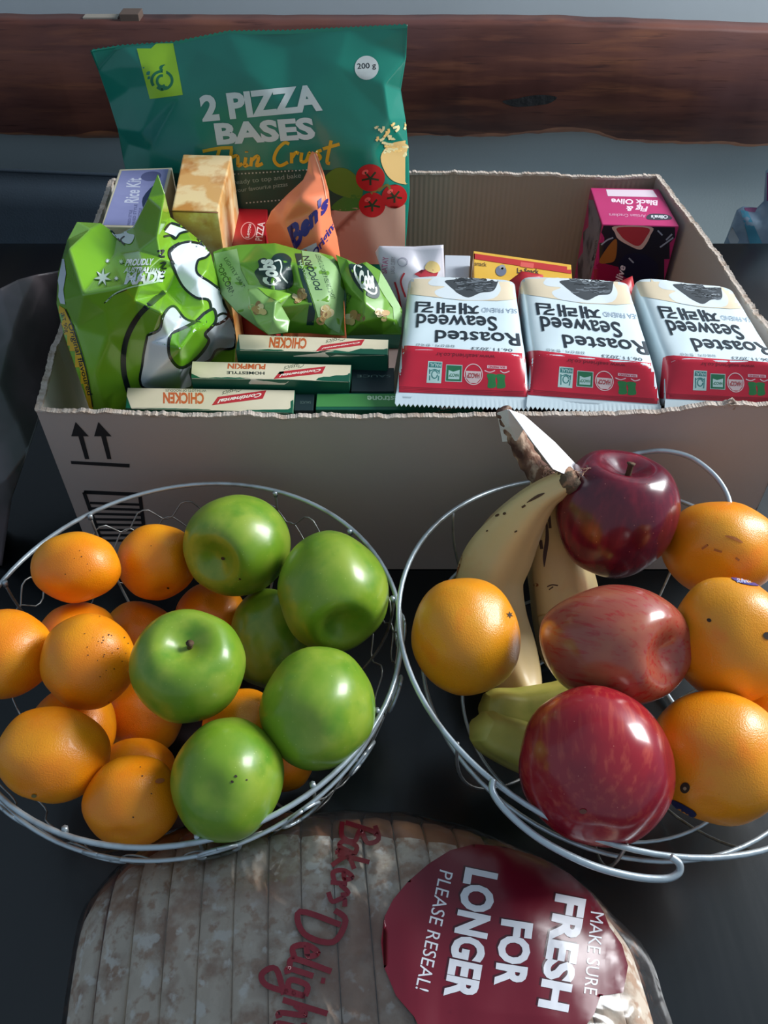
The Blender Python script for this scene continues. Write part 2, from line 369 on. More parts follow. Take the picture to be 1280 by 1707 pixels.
# ================================================================= LARGE CARTON
M_card = mat('cardboard', (180, 166, 158), 0.75, bump=(180, 0.08), var=[(5, (168, 154, 146), 0.4, 0.7)])
M_cardin = mat('cardboard_inside', (160, 141, 124), 0.75, wave=(62, 0.10, 'X'), var=[(3, (148, 128, 112), 0.4, 0.7)])
M_torn = mat('torn_cardboard_fibre', (190, 176, 164), 0.9, bump=(700, 0.5), var=[(120, (166, 146, 130), 0.45, 0.65)])
M_blackink = mat('black_ink', (26, 26, 28), 0.6)
M_lit_in = mat('lit_side_cardboard', (196, 190, 182), 0.7, bump=(120, 0.1))  # paler than the other inner faces: window light put into the colour
bx = thing('cardboard_carton', 'large grey-brown cardboard carton with torn rim, packed with groceries', 'carton', (0.02, 0.65, 0))
TK = 0.0035
def panel(name, basepts, toppts, inward, m_out, m_in, n=170):
    """basepts/toppts: polylines in 3-D from one end to the other"""
    def samp(pl, t):
        L = [0]
        for a, b_ in zip(pl, pl[1:]): L.append(L[-1] + (Vector(b_)-Vector(a)).length)
        d = t*L[-1]
        for i in range(len(pl)-1):
            if d <= L[i+1] + 1e-9: s_ = (d-L[i])/(L[i+1]-L[i]); return Vector(pl[i]).lerp(Vector(pl[i+1]), s_)
        return Vector(pl[-1])
    inw = Vector(inward)*TK; vs, fs, mi = [], [], []; H = 10; tops = []
    for i in range(n+1):
        t_ = i/n; a, b_ = samp(basepts, t_), samp(toppts, t_)
        j = 0.0014*noise.noise(Vector((t_*60, inward[0]*3, inward[1]*3))) + 0.0016*noise.noise(Vector((t_*17, 5, inward[1])))
        b_ = b_ + Vector((0, 0, j)); tops.append(b_)
        for s_ in (0, 1):
            for k in range(H): vs.append(a.lerp(b_, k/(H-1)) + inw*s_)
    W = 2*H
    for i in range(n):
        for k in range(H-1):
            fs.append((i*W+k, (i+1)*W+k, (i+1)*W+k+1, i*W+k+1)); mi.append(0)
            fs.append((i*W+H+k, i*W+H+k+1, (i+1)*W+H+k+1, (i+1)*W+H+k)); mi.append(1)
        fs.append((i*W+H-1, (i+1)*W+H-1, (i+1)*W+2*H-1, i*W+2*H-1)); mi.append(2)
        fs.append((i*W, i*W+H, (i+1)*W+H, (i+1)*W)); mi.append(0)
    for e in (0, n): fs.append(tuple([e*W+k for k in range(H)] + [e*W+H+k for k in range(H-1, -1, -1)])); mi.append(0)
    o = mesh(name, vs, fs, m_out, bx, False, False); o.data.materials.append(m_in); o.data.materials.append(M_torn)
    for p, q in zip(o.data.polygons, mi): p.material_index = q
    # frayed paper fibres of the torn rim
    fv, ff = [], []; N2 = n*4; R = random.Random(name)
    for i in range(N2+1):
        t_ = i/N2; f_ = t_*n; i0 = min(int(f_), n-1); b_ = tops[i0].lerp(tops[i0+1], f_-i0)
        mk = max(0, min(1, .55 + 1.6*noise.noise(Vector((t_*23, 4, inward[0]*2 + inward[1]))))); h = 0.0002 + mk*0.0024*abs(noise.noise(Vector((t_*95, 2, inward[1])))) + R.uniform(0, 0.0006)
        cu_ = 0.0008*noise.noise(Vector((t_*70, 9, 1)))
        out = -Vector(inward)
        fv += [b_ + out*0.0006 - Vector((0, 0, 0.0008)), b_ + out*(0.0008+cu_) + Vector((0, 0, h)), b_ + inw*0.5 + Vector((0, 0, h*0.5)), b_ + inw*1.1 + out*cu_*0.5 + Vector((0, 0, h*0.9)), b_ + inw*1.15 - Vector((0, 0, 0.0015))]
    for i in range(N2):
        for k in range(4): ff.append((i*5+k, (i+1)*5+k, (i+1)*5+k+1, i*5+k+1))
    mesh('torn_edge', fv, ff, M_torn, bx, False)
    return o
YF = 0.4655
rim = [(60, 682), (130, 685), (200, 687), (300, 691), (420, 691), (560, 694), (660, 693), (760, 692), (880, 689), (1000, 689), (1110, 685), (1145, 677), (1180, 673), (1240, 674), (1340, 671)]
ft = [Py(x, y + 3, YF) for x, y in rim]
FL, FR = ft[0].copy(), ft[-1].copy()
BL, BR = Pz(184, 300, 0.178), Pz(1097, 292, 0.178)
front = panel('front_panel', [(-0.2475, 0.467, 0.001), (0.2985, 0.467, 0.001)], ft, (0, 1, 0), M_card, M_cardin)
right_top = [FR, Vector((0.3045, 0.53, 0.185)), Pz(1262, 520, 0.181), Pz(1233, 478, 0.179), Pz(1198, 425, 0.178), Pz(1165, 378, 0.180), Pz(1140, 348, 0.178), Pz(1118, 318, 0.178), BR]
right = panel('side_panel', [(0.2985, 0.467, 0.001), (0.285, 0.848, 0.001)], right_top, (-1, 0, 0), M_card, M_card, 140)
back = panel('back_panel', [(0.285, 0.848, 0.001), (-0.28, 0.848, 0.001)], [BR, Pz(1000, 294, 0.178), Pz(900, 289, 0.178), Pz(770, 286, 0.178), Pz(680, 287, 0.178), Pz(500, 288, 0.178), BL], (0, -1, 0), M_card, M_cardin, 180)
left = panel('side_panel', [(-0.28, 0.848, 0.001), (-0.2475, 0.467, 0.001)], [BL, Pz(140, 420, 0.178), Pz(96, 560, 0.176), Pz(88, 575, 0.172), Pz(74, 630, 0.174), FL], (1, 0, 0), M_card, M_lit_in, 120)
mesh('base_panel', [(-0.2475, 0.467, 0.001), (0.2985, 0.467, 0.001), (0.285, 0.848, 0.001), (-0.28, 0.848, 0.001), (-0.2475, 0.467, 0.004), (0.2985, 0.467, 0.004), (0.285, 0.848, 0.004), (-0.28, 0.848, 0.004)],
     [(0, 1, 2, 3), (4, 5, 6, 7), (0, 1, 5, 4), (1, 2, 6, 5), (2, 3, 7, 6), (3, 0, 4, 7)], M_card, bx)
# curled shred at the rim
tube('torn_shred', [Py(1206, 679, .4665), Py(1212, 669, .4670), Py(1220, 665, .4675), Py(1227, 673, .4668), Py(1222, 682, .4662)], 0.0012, M_torn, bx, 6)
tree = bvh(front)
for ox in (0, 38):
    poly([(119+ox, 727), (126+ox, 703), (148+ox, 727)], tree, M_blackink, bx, 'printed_arrow', 1, False, 20)
    poly([(130.5+ox, 726), (139+ox, 727), (149+ox*.97, 765), (142+ox*.97, 765)], tree, M_blackink, bx, 'printed_arrow', 1, False, 20)
poly([(118, 768), (216, 773), (216, 779), (119, 773)], tree, M_blackink, bx, 'printed_bar', 1, False, 20)
strokes([[(140, 820), (236, 824)], [(140, 820), (170, 905)], [(233, 824), (243, 905)]], 6, tree, M_blackink, bx, 'printed_frame', 1, False, 20)
strokes([[(150+i*1.5, 838+i*9), (236+i*0.7, 841+i*8.5)] for i in range(8)], 4, tree, M_blackink, bx, 'printed_barcode', 1, False, 20)
# ================================================================= GROCERIES IN THE CARTON
ZB = 0.0045
# --- green pizza base bag
M_teal = mat('teal_film', (20, 128, 108), 0.3, bump=(22, 0.25), coat=0.3, var=[(7, (16, 114, 98), 0.4, 0.7)])
pz = thing('pizza_base_packet', 'big dark green plastic packet of pizza bases standing at the back of the carton', 'packet', (-0.1, 0.8, ZB))
YP = 0.80
outl = [(150, 84, .79), (200, 76, .80), (290, 70, .80), (380, 52, .80), (480, 51, .80), (580, 46, .80), (679, 41, .80), (677, 95, .80), (668, 150, .805), (676, 200, .80), (681, 250, .80), (683, 320, .795), (676, 410, .79),
        ('w', 0.025, .79, ZB), ('w', -0.22, .79, ZB), (232, 420, .79), (222, 330, .795), (206, 270, .80), (196, 215, .80), (182, 170, .805), (164, 118, .80)]
inn = [(235, 110, .79), (330, 85, .795), (480, 80, .797), (620, 75, .797), (640, 140, .785), (560, 110, .785), (420, 130, .782), (300, 160, .785), (235, 220, .787), (215, 240, .80), (250, 250, .79), (340, 260, .776), (480, 250, .772), (620, 250, .775), (655, 170, .792), (648, 200, .782),
       (330, 380, .775), (480, 380, .77), (610, 380, .775), (660, 330, .785), (250, 330, .787), (215, 150, .797), (200, 110, .797), (480, 180, .776), (265, 145, .786)]
fb = film_bag('film', outl, inn, 0.03, M_teal, pz, 4, 3, 0.0010, 28)
T = bvh(fb)
W1, DK = ink((205, 214, 212)), ink((10, 60, 48))
poly([(225, 69), (287, 63), (305, 158), (250, 165)], T, ink((150, 196, 40)), pz, 'printed_tag', 1)
a_ = ink((24, 110, 74))
strokes([ell(270, 134, 17, 15, 0, 20)[8:] + ell(270, 134, 17, 15, 0, 20)[:5], ell(270, 135, 8, 9, 0, 14)[2:12], [(270, 118), (268, 112), (276, 109)], [(262, 145), (270, 149), (279, 145)]], 4.5, T, a_, pz, 'printed_logo', 2)
poly(ell(611, 113, 20, 20), T, ink((196, 202, 200)), pz, 'printed_disc', 1)
text('200 g', T, (596, 118), (627, 116), (595, 106), ink((30, 34, 36)), pz, bold=0.01, level=2)
# lettering, then picture print
text('2 PIZZA', T, (338, 203), (538, 184), (331, 159), W1, pz, bold=0.045, level=2)
text('BASES', T, (362, 242), (527, 232), (356, 205), W1, pz, bold=0.045, level=2)
YL = ink((214, 168, 34))
strokes([[(338, 252), (365, 247), (388, 246)], [(366, 248), (362, 262), (356, 278)], [(386, 248), (384, 270)], [(386, 262), (396, 260), (397, 276), (404, 272)],
         [(410, 262), (408, 276), (414, 274)], [(411, 252), (411, 254)], [(420, 262), (418, 277)], [(419, 268), (428, 260), (431, 264), (428, 276), (438, 272)],
         [(482, 240), (474, 238), (462, 250), (457, 266), (466, 276), (480, 270)], [(486, 254), (486, 272)], [(487, 262), (493, 254), (498, 256)],
         [(503, 254), (502, 268), (510, 268), (516, 254), (516, 268), (520, 266)], [(536, 250), (528, 254), (534, 262), (526, 270)], [(552, 234), (545, 268), (550, 272)], [(538, 248), (566, 240)]], 5.5, T, YL, pz, 'lettering', 2)
DKG = ink((14, 70, 58))
poly([(262, 290), (420, 283), (560, 283), (600, 330), (590, 420), (255, 420)], T, DKG, pz, 'printed_shape', 1)
strokes([[(390+i*6, 290-i*0.35), (392.5+i*6, 290-i*0.35)] for i in range(24)], 2.2, T, ink((170, 186, 180)), pz, 'dot_pattern', 2, False)
strokes([[(410+i*6, 338-i*0.5), (412.5+i*6, 338-i*0.5)] for i in range(18)], 2.2, T, ink((170, 186, 180)), pz, 'dot_pattern', 2, False)
text('ready to top and bake', T, (390, 310), (502, 298), (389, 300), ink((130, 160, 150)), pz, level=2)
text('your favourite pizzas', T, (392, 323), (480, 312), (391, 314), ink((130, 160, 150)), pz, level=2)
poly([(552, 351), (600, 345), (690, 340), (690, 440), (540, 440), (545, 400)], T, ink((196, 158, 138)), pz, 'printed_crust', 2)
poly([(538, 300), (560, 280), (585, 285), (604, 310), (600, 330), (575, 328), (552, 318)], T, ink((88, 130, 40)), pz, 'printed_leaf', 2, True)
poly([(552, 345), (580, 325), (615, 330), (600, 348), (570, 352)], T, ink((60, 120, 44)), pz, 'printed_leaf', 2, True)
poly([(634, 262), (650, 240), (676, 234), (682, 236), (684, 300), (664, 305), (645, 292)], T, ink((222, 186, 120)), pz, 'printed_cheese', 2, True)
for i in range(46):
    R_ = random.Random(i); x, y = R_.uniform(608, 676), R_.uniform(208, 262)
    if x + (262-y)*0.5 < 640: continue
    a = R_.uniform(-1.4, 0.4); l = R_.uniform(5, 12)
    strokes([[(x, y), (x+l*.5*math.cos(a)+2, y+l*.5*math.sin(a)), (x+l*math.cos(a), y+l*math.sin(a))]], 4, T, ink((226, 214, 160) if i % 3 else (236, 196, 120)), pz, 'printed_cheese_shred', 3)
for cx, cy, r_ in ((617, 296, 24), (620, 341, 22), (657, 327, 21)):
    poly(ell(cx, cy, r_, r_*0.95), T, ink((178, 26, 30)), pz, 'printed_tomato', 4)
    poly(ell(cx-r_*0.35, cy-r_*0.4, r_*0.25, r_*0.16, -0.5, 12), T, ink((226, 96, 90)), pz, 'printed_highlight', 5)
    strokes([[(cx, cy+1), (cx+r_*0.62*math.cos(k*1.26+0.3), cy+r_*0.5*math.sin(k*1.26+0.3))] for k in range(5)], 3.2, T, ink((34, 52, 28)), pz, 'printed_stem', 5, False)
strokes([[(630, 318), (645, 308), (652, 322)], [(640, 310), (618, 322)]], 4, T, ink((120, 110, 50)), pz, 'printed_stem', 4)
# serrated top seam
vs, fs = [], []
for i in range(131):
    px = 152 + 526*i/130; py = interp([(150, 84), (200, 76), (290, 70), (380, 52), (480, 51), (580, 46), (680, 41)], px)
    vs += [Py(px, py + 6, .7995), Py(px, py - (2.2 if i % 2 else -0.5), .7995), Py(px, py + 6, .8005), Py(px, py - (2.2 if i % 2 else -0.5), .8005)]
for i in range(130):
    a = i*4; fs += [(a, a+4, a+5, a+1), (a+2, a+3, a+7, a+6), (a+1, a+5, a+7, a+3), (a, a+2, a+6, a+4)]
mesh('serrated_seam', vs, fs, mat('teal_film_edge', (40, 140, 120), 0.3), pz)
# --- rice kit box
OFF[:] = [0.00008, 0.00005]
def top_quad(pts, z): return [Pz(x, y, z) for x, y in pts]
M_lav = mat('lavender_card', (150, 152, 196), 0.45, var=[(30, (142, 144, 190), 0.4, 0.6)])
M_cream = mat('cream_card', (222, 210, 182), 0.5, var=[(30, (214, 202, 172), 0.4, 0.6)])
rk = thing('rice_kit_box', 'lavender box with pale yellow edges, lettered rice kit, behind the crumpled green bag', 'box', (-0.25, 0.78, ZB))
o = prism('carton_body', top_quad([(199, 282), (287, 279), (262, 380), (168, 378)], 0.218), ZB, M_cream, rk, 0.001)
T = bvh(o)
poly([(203, 285), (281, 282), (258, 377), (172, 375)], T, M_lav, rk, 'printed_face', 1, False, 20)
text('Rice Kit', T, (231, 339), (236, 297), (207, 339), ink((214, 216, 234)), rk, bold=0.02, shear=0.1, level=2)
for x, l in ((212, 16), (220, 22), (228, 18)):
    text('FRIED STYLE', T, (x+5, 376), (x+9, 376-l*1.6), (x, 376), ink((96, 98, 140)), rk, bold=0.02, level=2)
poly(ell(252, 294, 17, 8, -0.1), T, ink((96, 98, 140)), rk, 'printed_shape', 2)
poly([(238, 330), (262, 306), (258, 340), (242, 352)], T, ink((44, 52, 84)), rk, 'printed_shape', 2, True)
# --- golden baked snack box
M_gold = mat('golden_bake_print', (232, 176, 108), 0.35, coat=0.2, var=[(30, (250, 218, 164), 0.46, 0.54), (36, (208, 138, 70), 0.54, 0.66, (1, .6, 1)), (14, (250, 224, 178), 0.54, 0.64)])
gb = thing('biscuit_box', 'tall carton printed all over with golden baked biscuits, beside the lavender box', 'box', (-0.16, 0.72, ZB))
zt = 0.232
prism('carton_body', top_quad([(305, 257), (386, 259), (363, 352), (286, 350)], zt), ZB, M_gold, gb, 0.0012)
a_, b_ = Pz(283, 350, zt), Pz(363, 352, zt)
tube('flap_seam', [a_ + Vector((0, -0.0002, -0.0012)), b_ + Vector((0, -0.0002, -0.0012))], 0.0005, mat('brown_seam', (120, 70, 30), 0.5), gb, 6)
# --- small red box
M_red = mat('red_card', (178, 30, 40), 0.4, var=[(20, (166, 26, 36), 0.4, 0.6)])
rb = thing('red_box', 'small flat red box lettered pizza, between the golden box and the orange pouch', 'box', (-0.11, 0.72, ZB))
o = prism('carton_body', top_quad([(396, 346), (446, 344), (442, 412), (386, 412)], 0.178), ZB, M_red, rb, 0.001)
T = bvh(o)
strokes([ell(414, 385, 12, 14, 0.2, 20) + [ell(414, 385, 12, 14, 0.2, 20)[0]]], 1.6, T, ink((226, 150, 150)), rb, 'printed_ring', 2)
text('Leggos', T, (417, 397), (421, 374), (409, 396), ink((232, 200, 200)), rb, bold=0.02, level=2)
text('PIZZA', T, (437, 402), (442, 371), (425, 401), ink((236, 206, 206)), rb, bold=0.02, level=2)
OFF[:] = [0.00024, 0.00009]
# --- orange rice pouch
M_or = mat('orange_film', (255, 140, 96), 0.3, coat=0.4, bump=(30, 0.15))
bp = thing('rice_pouch', 'bright orange pouch with blue lettering and a peaked corner', 'pouch', (-0.07, 0.7, ZB))
o = film_bag('film', [(520, 252, .705), (528, 256, .705), (540, 290, .70), (548, 320, .70), (552, 360, .70), (562, 395, .70), (569, 440, .70), ('w', -.035, .70, ZB), ('w', -.10, .70, ZB), (460, 440, .70), (447, 405, .70), (442, 375, .70), (452, 352, .70), (478, 325, .70), (505, 300, .70), (512, 285, .705), (515, 262, .705)],
             [(500, 330, .685), (470, 370, .688), (490, 400, .678), (530, 350, .685), (535, 400, .678), (525, 300, .695), (520, 285, .70), (500, 430, .675)], 0.03, M_or, bp, 3, 2, 0.0006, 50)
T = bvh(o)
text("Ben's", T, (492, 418), (545, 349), (478, 378), ink((52, 44, 128)), bp, tr=(549, 318), bold=0.05, level=2)
text('Original', T, (525, 437), (566, 372), (519, 422), ink((52, 44, 128)), bp, tr=(558, 358), bold=0.02, level=2)
poly([(500, 417), (527, 404), (530, 418), (520, 440), (500, 440)], T, ink((226, 226, 230)), bp, 'printed_band', 1)
strokes([[(524, 256), (538, 300), (545, 340)]], 1.6, T, ink((255, 196, 160)), bp, 'seam_line', 1)
# --- crumpled lime-green snack bag
M_lime = mat('lime_film', (128, 182, 44), 0.24, coat=0.5, bump=(30, 0.12), var=[(9, (116, 172, 38), 0.4, 0.7)])
gbag = thing('green_snack_bag', 'crumpled shiny lime-green snack bag with white cloud shapes, standing in the carton corner', 'bag', (-0.2, 0.52, ZB))
outl = [('w', -.236, .505, ZB), (160, 760, .50), (148, 678, .502), (128, 620, .50), (107, 560, .515), (94, 505, .535), (97, 455, .56), (112, 400, .595), (128, 370, .63), (168, 372, .635), (196, 392, .632), (222, 378, .64), (247, 330, .648), (263, 290, .655), (275, 325, .648), (284, 362, .64),
        (305, 378, .635), (335, 402, .625), (352, 425, .615), (368, 490, .60), (388, 530, .59), (393, 565, .585), (390, 640, .59), (388, 700, .59), ('w', -.09, .59, ZB), ('w', -.16, .52, ZB)]
inn = [(139, 490, .487), (115, 415, .545), (205, 478, .482), (240, 455, .485), (268, 520, .475), (150, 382, .61), (190, 425, .588), (232, 418, .575), (262, 452, .565), (276, 488, .57), (300, 512, .555), (268, 430, .56), (262, 395, .575), (270, 350, .60), (283, 400, .60), (300, 440, .585),
       (320, 400, .61), (330, 470, .57), (345, 450, .585), (340, 510, .555), (322, 532, .535), (300, 540, .52), (280, 560, .50), (325, 548, .50), (300, 580, .485), (345, 545, .535), (360, 560, .555), (350, 600, .572), (345, 580, .56), (322, 610, .552), (250, 570, .497), (180, 560, .490), (130, 545, .505),
       (160, 620, .492), (240, 640, .515), (300, 650, .548), (340, 660, .585), (330, 700, .58), (250, 700, .53), (180, 700, .500), (225, 500, .485), (175, 520, .487)]
fb = film_bag('film', outl, inn, 0.025, M_lime, gbag, 4, 1, 0.0006, 34)
T = bvh(fb)
def c2(l): return [(x/3.2 + 80, y/3.2 + 240) for x, y in l]
BK, WH = ink((24, 34, 36), 0.25), ink((226, 234, 240), 0.2)
def outlined(pts, colm, wd=5, name='printed_cloud', lv=2):
    pts = c2(pts); sm = [(v.x, v.y) for v in catmull([(p[0], p[1], 0) for p in pts], 4, True)]
    decal(name, T, sm, [tuple(range(len(sm)))], colm, gbag, lv, 3)
    strokes([pts + [pts[0]]], wd, T, BK, gbag, 'printed_outline', lv+1, True, 4)
strokes([c2([(620, 790), (560, 840), (480, 920), (425, 1020), (403, 1120), (405, 1220), (430, 1320)])], 9, T, BK, gbag, 'printed_outline', 2, True, 5)
outlined([(530, 1020), (595, 985), (615, 910), (670, 868), (740, 940), (850, 950), (930, 905), (985, 950), (995, 1080), (900, 1095), (862, 1150), (760, 1200), (755, 1300), (510, 1300), (505, 1160)], WH, 4)
outlined([(655, 1015), (770, 962), (840, 900), (882, 885), (890, 950), (835, 1010), (855, 1050), (800, 1130), (715, 1190), (660, 1150), (645, 1080)], ink((104, 170, 30), 0.22), 5, 'printed_blob', 4)
outlined([(645, 580), (700, 535), (780, 525), (865, 565), (845, 605), (800, 625), (795, 690), (860, 735), (925, 790), (935, 850), (960, 920), (880, 960), (860, 840), (790, 820), (720, 760), (665, 650)], WH, 4)
poly(c2([(620, 470), (650, 430), (740, 462), (700, 480), (690, 505), (668, 490)]), T, WH, gbag, 'printed_cloud', 3)
strokes([c2([(615, 495), (655, 490), (680, 508), (705, 480), (750, 468)]), c2([(700, 530), (650, 560), (645, 600), (670, 640)]), c2([(620, 460), (660, 425), (760, 470), (830, 545)])], 3.5, T, BK, gbag, 'printed_outline', 4, True, 5)
poly(c2([(340, 475), (400, 438), (425, 478), (462, 490), (440, 535), (390, 520)]), T, WH, gbag, 'printed_cloud', 3, True)
strokes([c2([(410, 495), (390, 515), (410, 540)]), c2([(330, 460), (350, 480), (385, 520)])], 2.5, T, BK, gbag, 'printed_outline', 4, True, 5)
poly(c2([(90, 520), (75, 640), (45, 780), (70, 850), (95, 855), (85, 780), (100, 690), (90, 620)]), T, WH, gbag, 'printed_cloud', 3)
poly(c2([(45, 850), (100, 885), (140, 1000), (200, 1200), (240, 1400), (240, 1500), (180, 1400), (110, 1200), (60, 1000)]), T, ink((222, 176, 24)), gbag, 'printed_panel', 2)
strokes([c2([(95, 880), (145, 1000), (205, 1200), (240, 1400)])], 1.6, T, BK, gbag, 'printed_outline', 4, True, 5)
text('Original flavoured', T, c2([(100, 960)])[0], c2([(205, 1340)])[0], c2([(135, 955)])[0], BK, gbag, level=3, bold=0.01)
text('NET 90g', T, c2([(60, 890)])[0], c2([(90, 1010)])[0], c2([(85, 880)])[0], BK, gbag, level=3)
text('PROUDLY', T, c2([(412, 655)])[0], c2([(560, 650)])[0], c2([(418, 618)])[0], WH, gbag, bold=0.04, shear=0.2, level=3, cell=5)
text('AUSTRALIAN', T, c2([(405, 690)])[0], c2([(590, 690)])[0], c2([(410, 660)])[0], WH, gbag, bold=0.04, shear=0.2, level=3, cell=5)
text('MADE', T, c2([(408, 752)])[0], c2([(620, 735)])[0], c2([(412, 692)])[0], WH, gbag, bold=0.05, shear=0.2, level=3, cell=5)
strokes([c2([(310, 840), (360, 795), (430, 765), (520, 745), (610, 730)])], 2.2, T, ink((190, 226, 190)), gbag, 'printed_swoosh', 3, True, 5)
strokes([c2([(300, 848), (350, 805), (420, 775)])], 1.4, T, BK, gbag, 'printed_swoosh', 3, True, 5)
def star(cx, cy, r_, k=7, rot=0.3): return [(cx + (r_ if i % 2 == 0 else r_*0.36)*math.cos(rot + math.pi*i/k), cy + (r_ if i % 2 == 0 else r_*0.36)*math.sin(rot + math.pi*i/k)) for i in range(2*k)]
for x, y, r_ in ((293, 715, 15), (392, 630, 5), (316, 626, 4.5), (366, 720, 4.5)):
    cx, cy = c2([(x, y)])[0]; poly(star(cx+0.8, cy+1, r_*1.12), T, ink((60, 110, 30)), gbag, 'printed_star', 2, False, 5); poly(star(cx, cy, r_), T, WH, gbag, 'printed_star', 3, False, 5)
for k, (x, y) in enumerate(((600, 590), (610, 650), (600, 700))):
    strokes([c2([(x-15, y-15), (x+15, y-20), (x-5, y+10), (x+20, y+12)])], 3.2, T, BK, gbag, 'lettering', 3, True, 5)
# --- popcorn packets
M_pop = mat('green_popcorn_film', (108, 158, 42), 0.32, coat=0.35, bump=(26, 0.25), var=[(10, (92, 144, 34), 0.4, 0.7)])
PALE, DKT = ink((146, 182, 120)), ink((22, 50, 46))
def c3(l): return [(x/3.368 + 340, y/3.368 + 380) for x, y in l]
def popcorn(cx, cy, r_, tree_, par):
    r_ *= 1.3
    R_ = random.Random(int(cx)); cols = ((206, 180, 120), (178, 140, 84), (226, 208, 160), (150, 112, 70))
    for k in range(9):
        a = R_.uniform(0, 6.3); d = r_*R_.uniform(0, .62)
        poly(ell(cx + d*math.cos(a), cy + d*math.sin(a), r_*R_.uniform(.25, .42), r_*R_.uniform(.2, .34), a, 10), tree_, ink(cols[k % 4]), par, 'printed_popcorn', 3 + k % 3, False, 0)
pc1 = thing('popcorn_packet', 'green popcorn packet with a dark vertical stripe, lying behind the stacked soup boxes', 'packet', (-0.13, 0.58, 0.18), 'popcorn packets')
def yy(py, y0=.640, y1=.562): return y0 + (y1-y0)*(py-405)/155
def ol(l, ya=.640, yb=.562): return [(x, y, yy(y, ya, yb)) for x, y in c3(l)]
o1 = film_bag('film', ol([(50, 135), (110, 112), (200, 95), (300, 90), (400, 85), (500, 112), (560, 130), (650, 138), (720, 158), (760, 200), (790, 300), (785, 420), (790, 605), (700, 600), (600, 592), (480, 590), (360, 600), (300, 560), (180, 470), (100, 380), (60, 250)]),
              [(x, y, yy(y) - d) for (x, y), d in zip(c3([(200, 200), (140, 300), (250, 330), (300, 430), (400, 170), (380, 300), (470, 350), (420, 440), (500, 200), (540, 330), (600, 420), (620, 230), (700, 260), (700, 400), (650, 520), (560, 540), (480, 520), (360, 520), (740, 500)]),
                                                    [.012, .01, .012, .02, .025, .028, .014, .026, .022, .024, .024, .022, .018, .02, .014, .01, .012, .008, .008])], 0.022, M_pop, pc1, 4, 2, 0.0006, 40)
T = bvh(o1)
poly(c3([(55, 145), (185, 118), (210, 240), (250, 320), (330, 330), (480, 520), (470, 585), (360, 592), (300, 555), (180, 465), (100, 375)]), T, PALE, pc1, 'printed_panel', 1)
poly(c3([(500, 105), (545, 125), (560, 270), (600, 390), (625, 470), (615, 545), (575, 545), (590, 430), (545, 290)]), T, DKT, pc1, 'printed_stripe', 1)
poly(c3([(548, 128), (640, 140), (740, 200), (795, 290), (800, 400), (760, 590), (700, 560), (640, 500), (620, 430), (575, 300)]), T, PALE, pc1, 'printed_panel', 1)
text('NATURAL', T, c3([(530, 190)])[0], c3([(590, 330)])[0], c3([(545, 180)])[0], ink((170, 200, 150)), pc1, bold=.02, level=2)
text('POPCORN', T, c3([(665, 350)])[0], c3([(590, 160)])[0], c3([(625, 350)])[0], DKT, pc1, bold=.02, level=2)
text('LIGHTLY SALTED & SLIGHTLY SWEET', T, c3([(735, 395)])[0], c3([(650, 150)])[0], c3([(710, 395)])[0], ink((60, 90, 60)), pc1, level=2)
text('LIGHTLY SALTED', T, c3([(112, 175)])[0], c3([(235, 370)])[0], c3([(130, 165)])[0], ink((60, 90, 50)), pc1, level=2)
text('POPCORN', T, c3([(70, 215)])[0], c3([(150, 385)])[0], c3([(100, 200)])[0], ink((50, 80, 44)), pc1, bold=.01, level=2)
poly(c3([(400, 150), (450, 145), (490, 175), (485, 215), (500, 260), (500, 320), (470, 340), (420, 350), (330, 325), (305, 290), (285, 250), (310, 220), (305, 185), (340, 170), (370, 185)]), T, DKT, pc1, 'printed_logo', 2, True)
text('Cobs', T, c3([(440, 320)])[0], c3([(385, 175)])[0], c3([(345, 330)])[0], ink((226, 234, 220)), pc1, bold=.05, shear=0.1, level=3)
strokes([c3([(395, 190), (425, 185), (435, 220), (430, 260), (455, 295), (470, 310)])], 2.4, T, ink((226, 234, 220)), pc1, 'printed_swoosh', 3)
fl_ = c3([(245, 345), (300, 332), (400, 350), (490, 372), (436, 440), (482, 520), (470, 585), (362, 600), (300, 540), (255, 450)])
o4 = film_bag('folded_corner', [(x, y, yy(y) - .030) for x, y in fl_], [(x, y, yy(y) - d) for (x, y), d in zip(c3([(330, 430), (400, 420), (390, 510), (420, 560)]), (.036, .044, .040, .034))], .004, mat('pale_green_film', (150, 186, 122), .32, coat=.3, bump=(26, .25), var=[(14, (132, 174, 96), .45, .62)]), pc1, 3, 1, .0005, 50)
poly(c3([(300, 335), (400, 352), (488, 372), (430, 420), (350, 380)]), bvh(o4), ink((128, 182, 52)), pc1, 'printed_panel', 1, False, 4)
T = bvh(o1, o4)
for p in ((300, 455, 15), (540, 400, 15), (680, 490, 17)): x, y = c3([p[:2]])[0]; popcorn(x, y, p[2], T, pc1)
pc2 = thing('popcorn_packet', 'green popcorn packet with an oval logo, leaning next to the seaweed packs', 'packet', (-0.02, 0.58, 0.18), 'popcorn packets')
o2 = film_bag('film', ol([(740, 150), (800, 175), (860, 205), (910, 190), (990, 240), (1030, 310), (1080, 400), (1112, 460), (1108, 600), (1000, 598), (900, 602), (800, 604), (792, 520), (800, 380), (770, 270)], .630, .566),
              [(x, y, yy(y, .630, .566) - d) for (x, y), d in zip(c3([(840, 260), (900, 320), (970, 300), (1010, 400), (900, 420), (1000, 500), (880, 530), (1070, 520), (830, 350)]), [.012, .022, .014, .014, .026, .018, .018, .008, .014])], 0.02, M_pop, pc2, 4, 2, 0.0006, 40)
T = bvh(o2)
poly(c3([(990, 245), (1030, 310), (1080, 400), (1112, 465), (1108, 560), (1065, 540), (1060, 450), (1010, 380), (975, 320)]), T, PALE, pc2, 'printed_panel', 1)
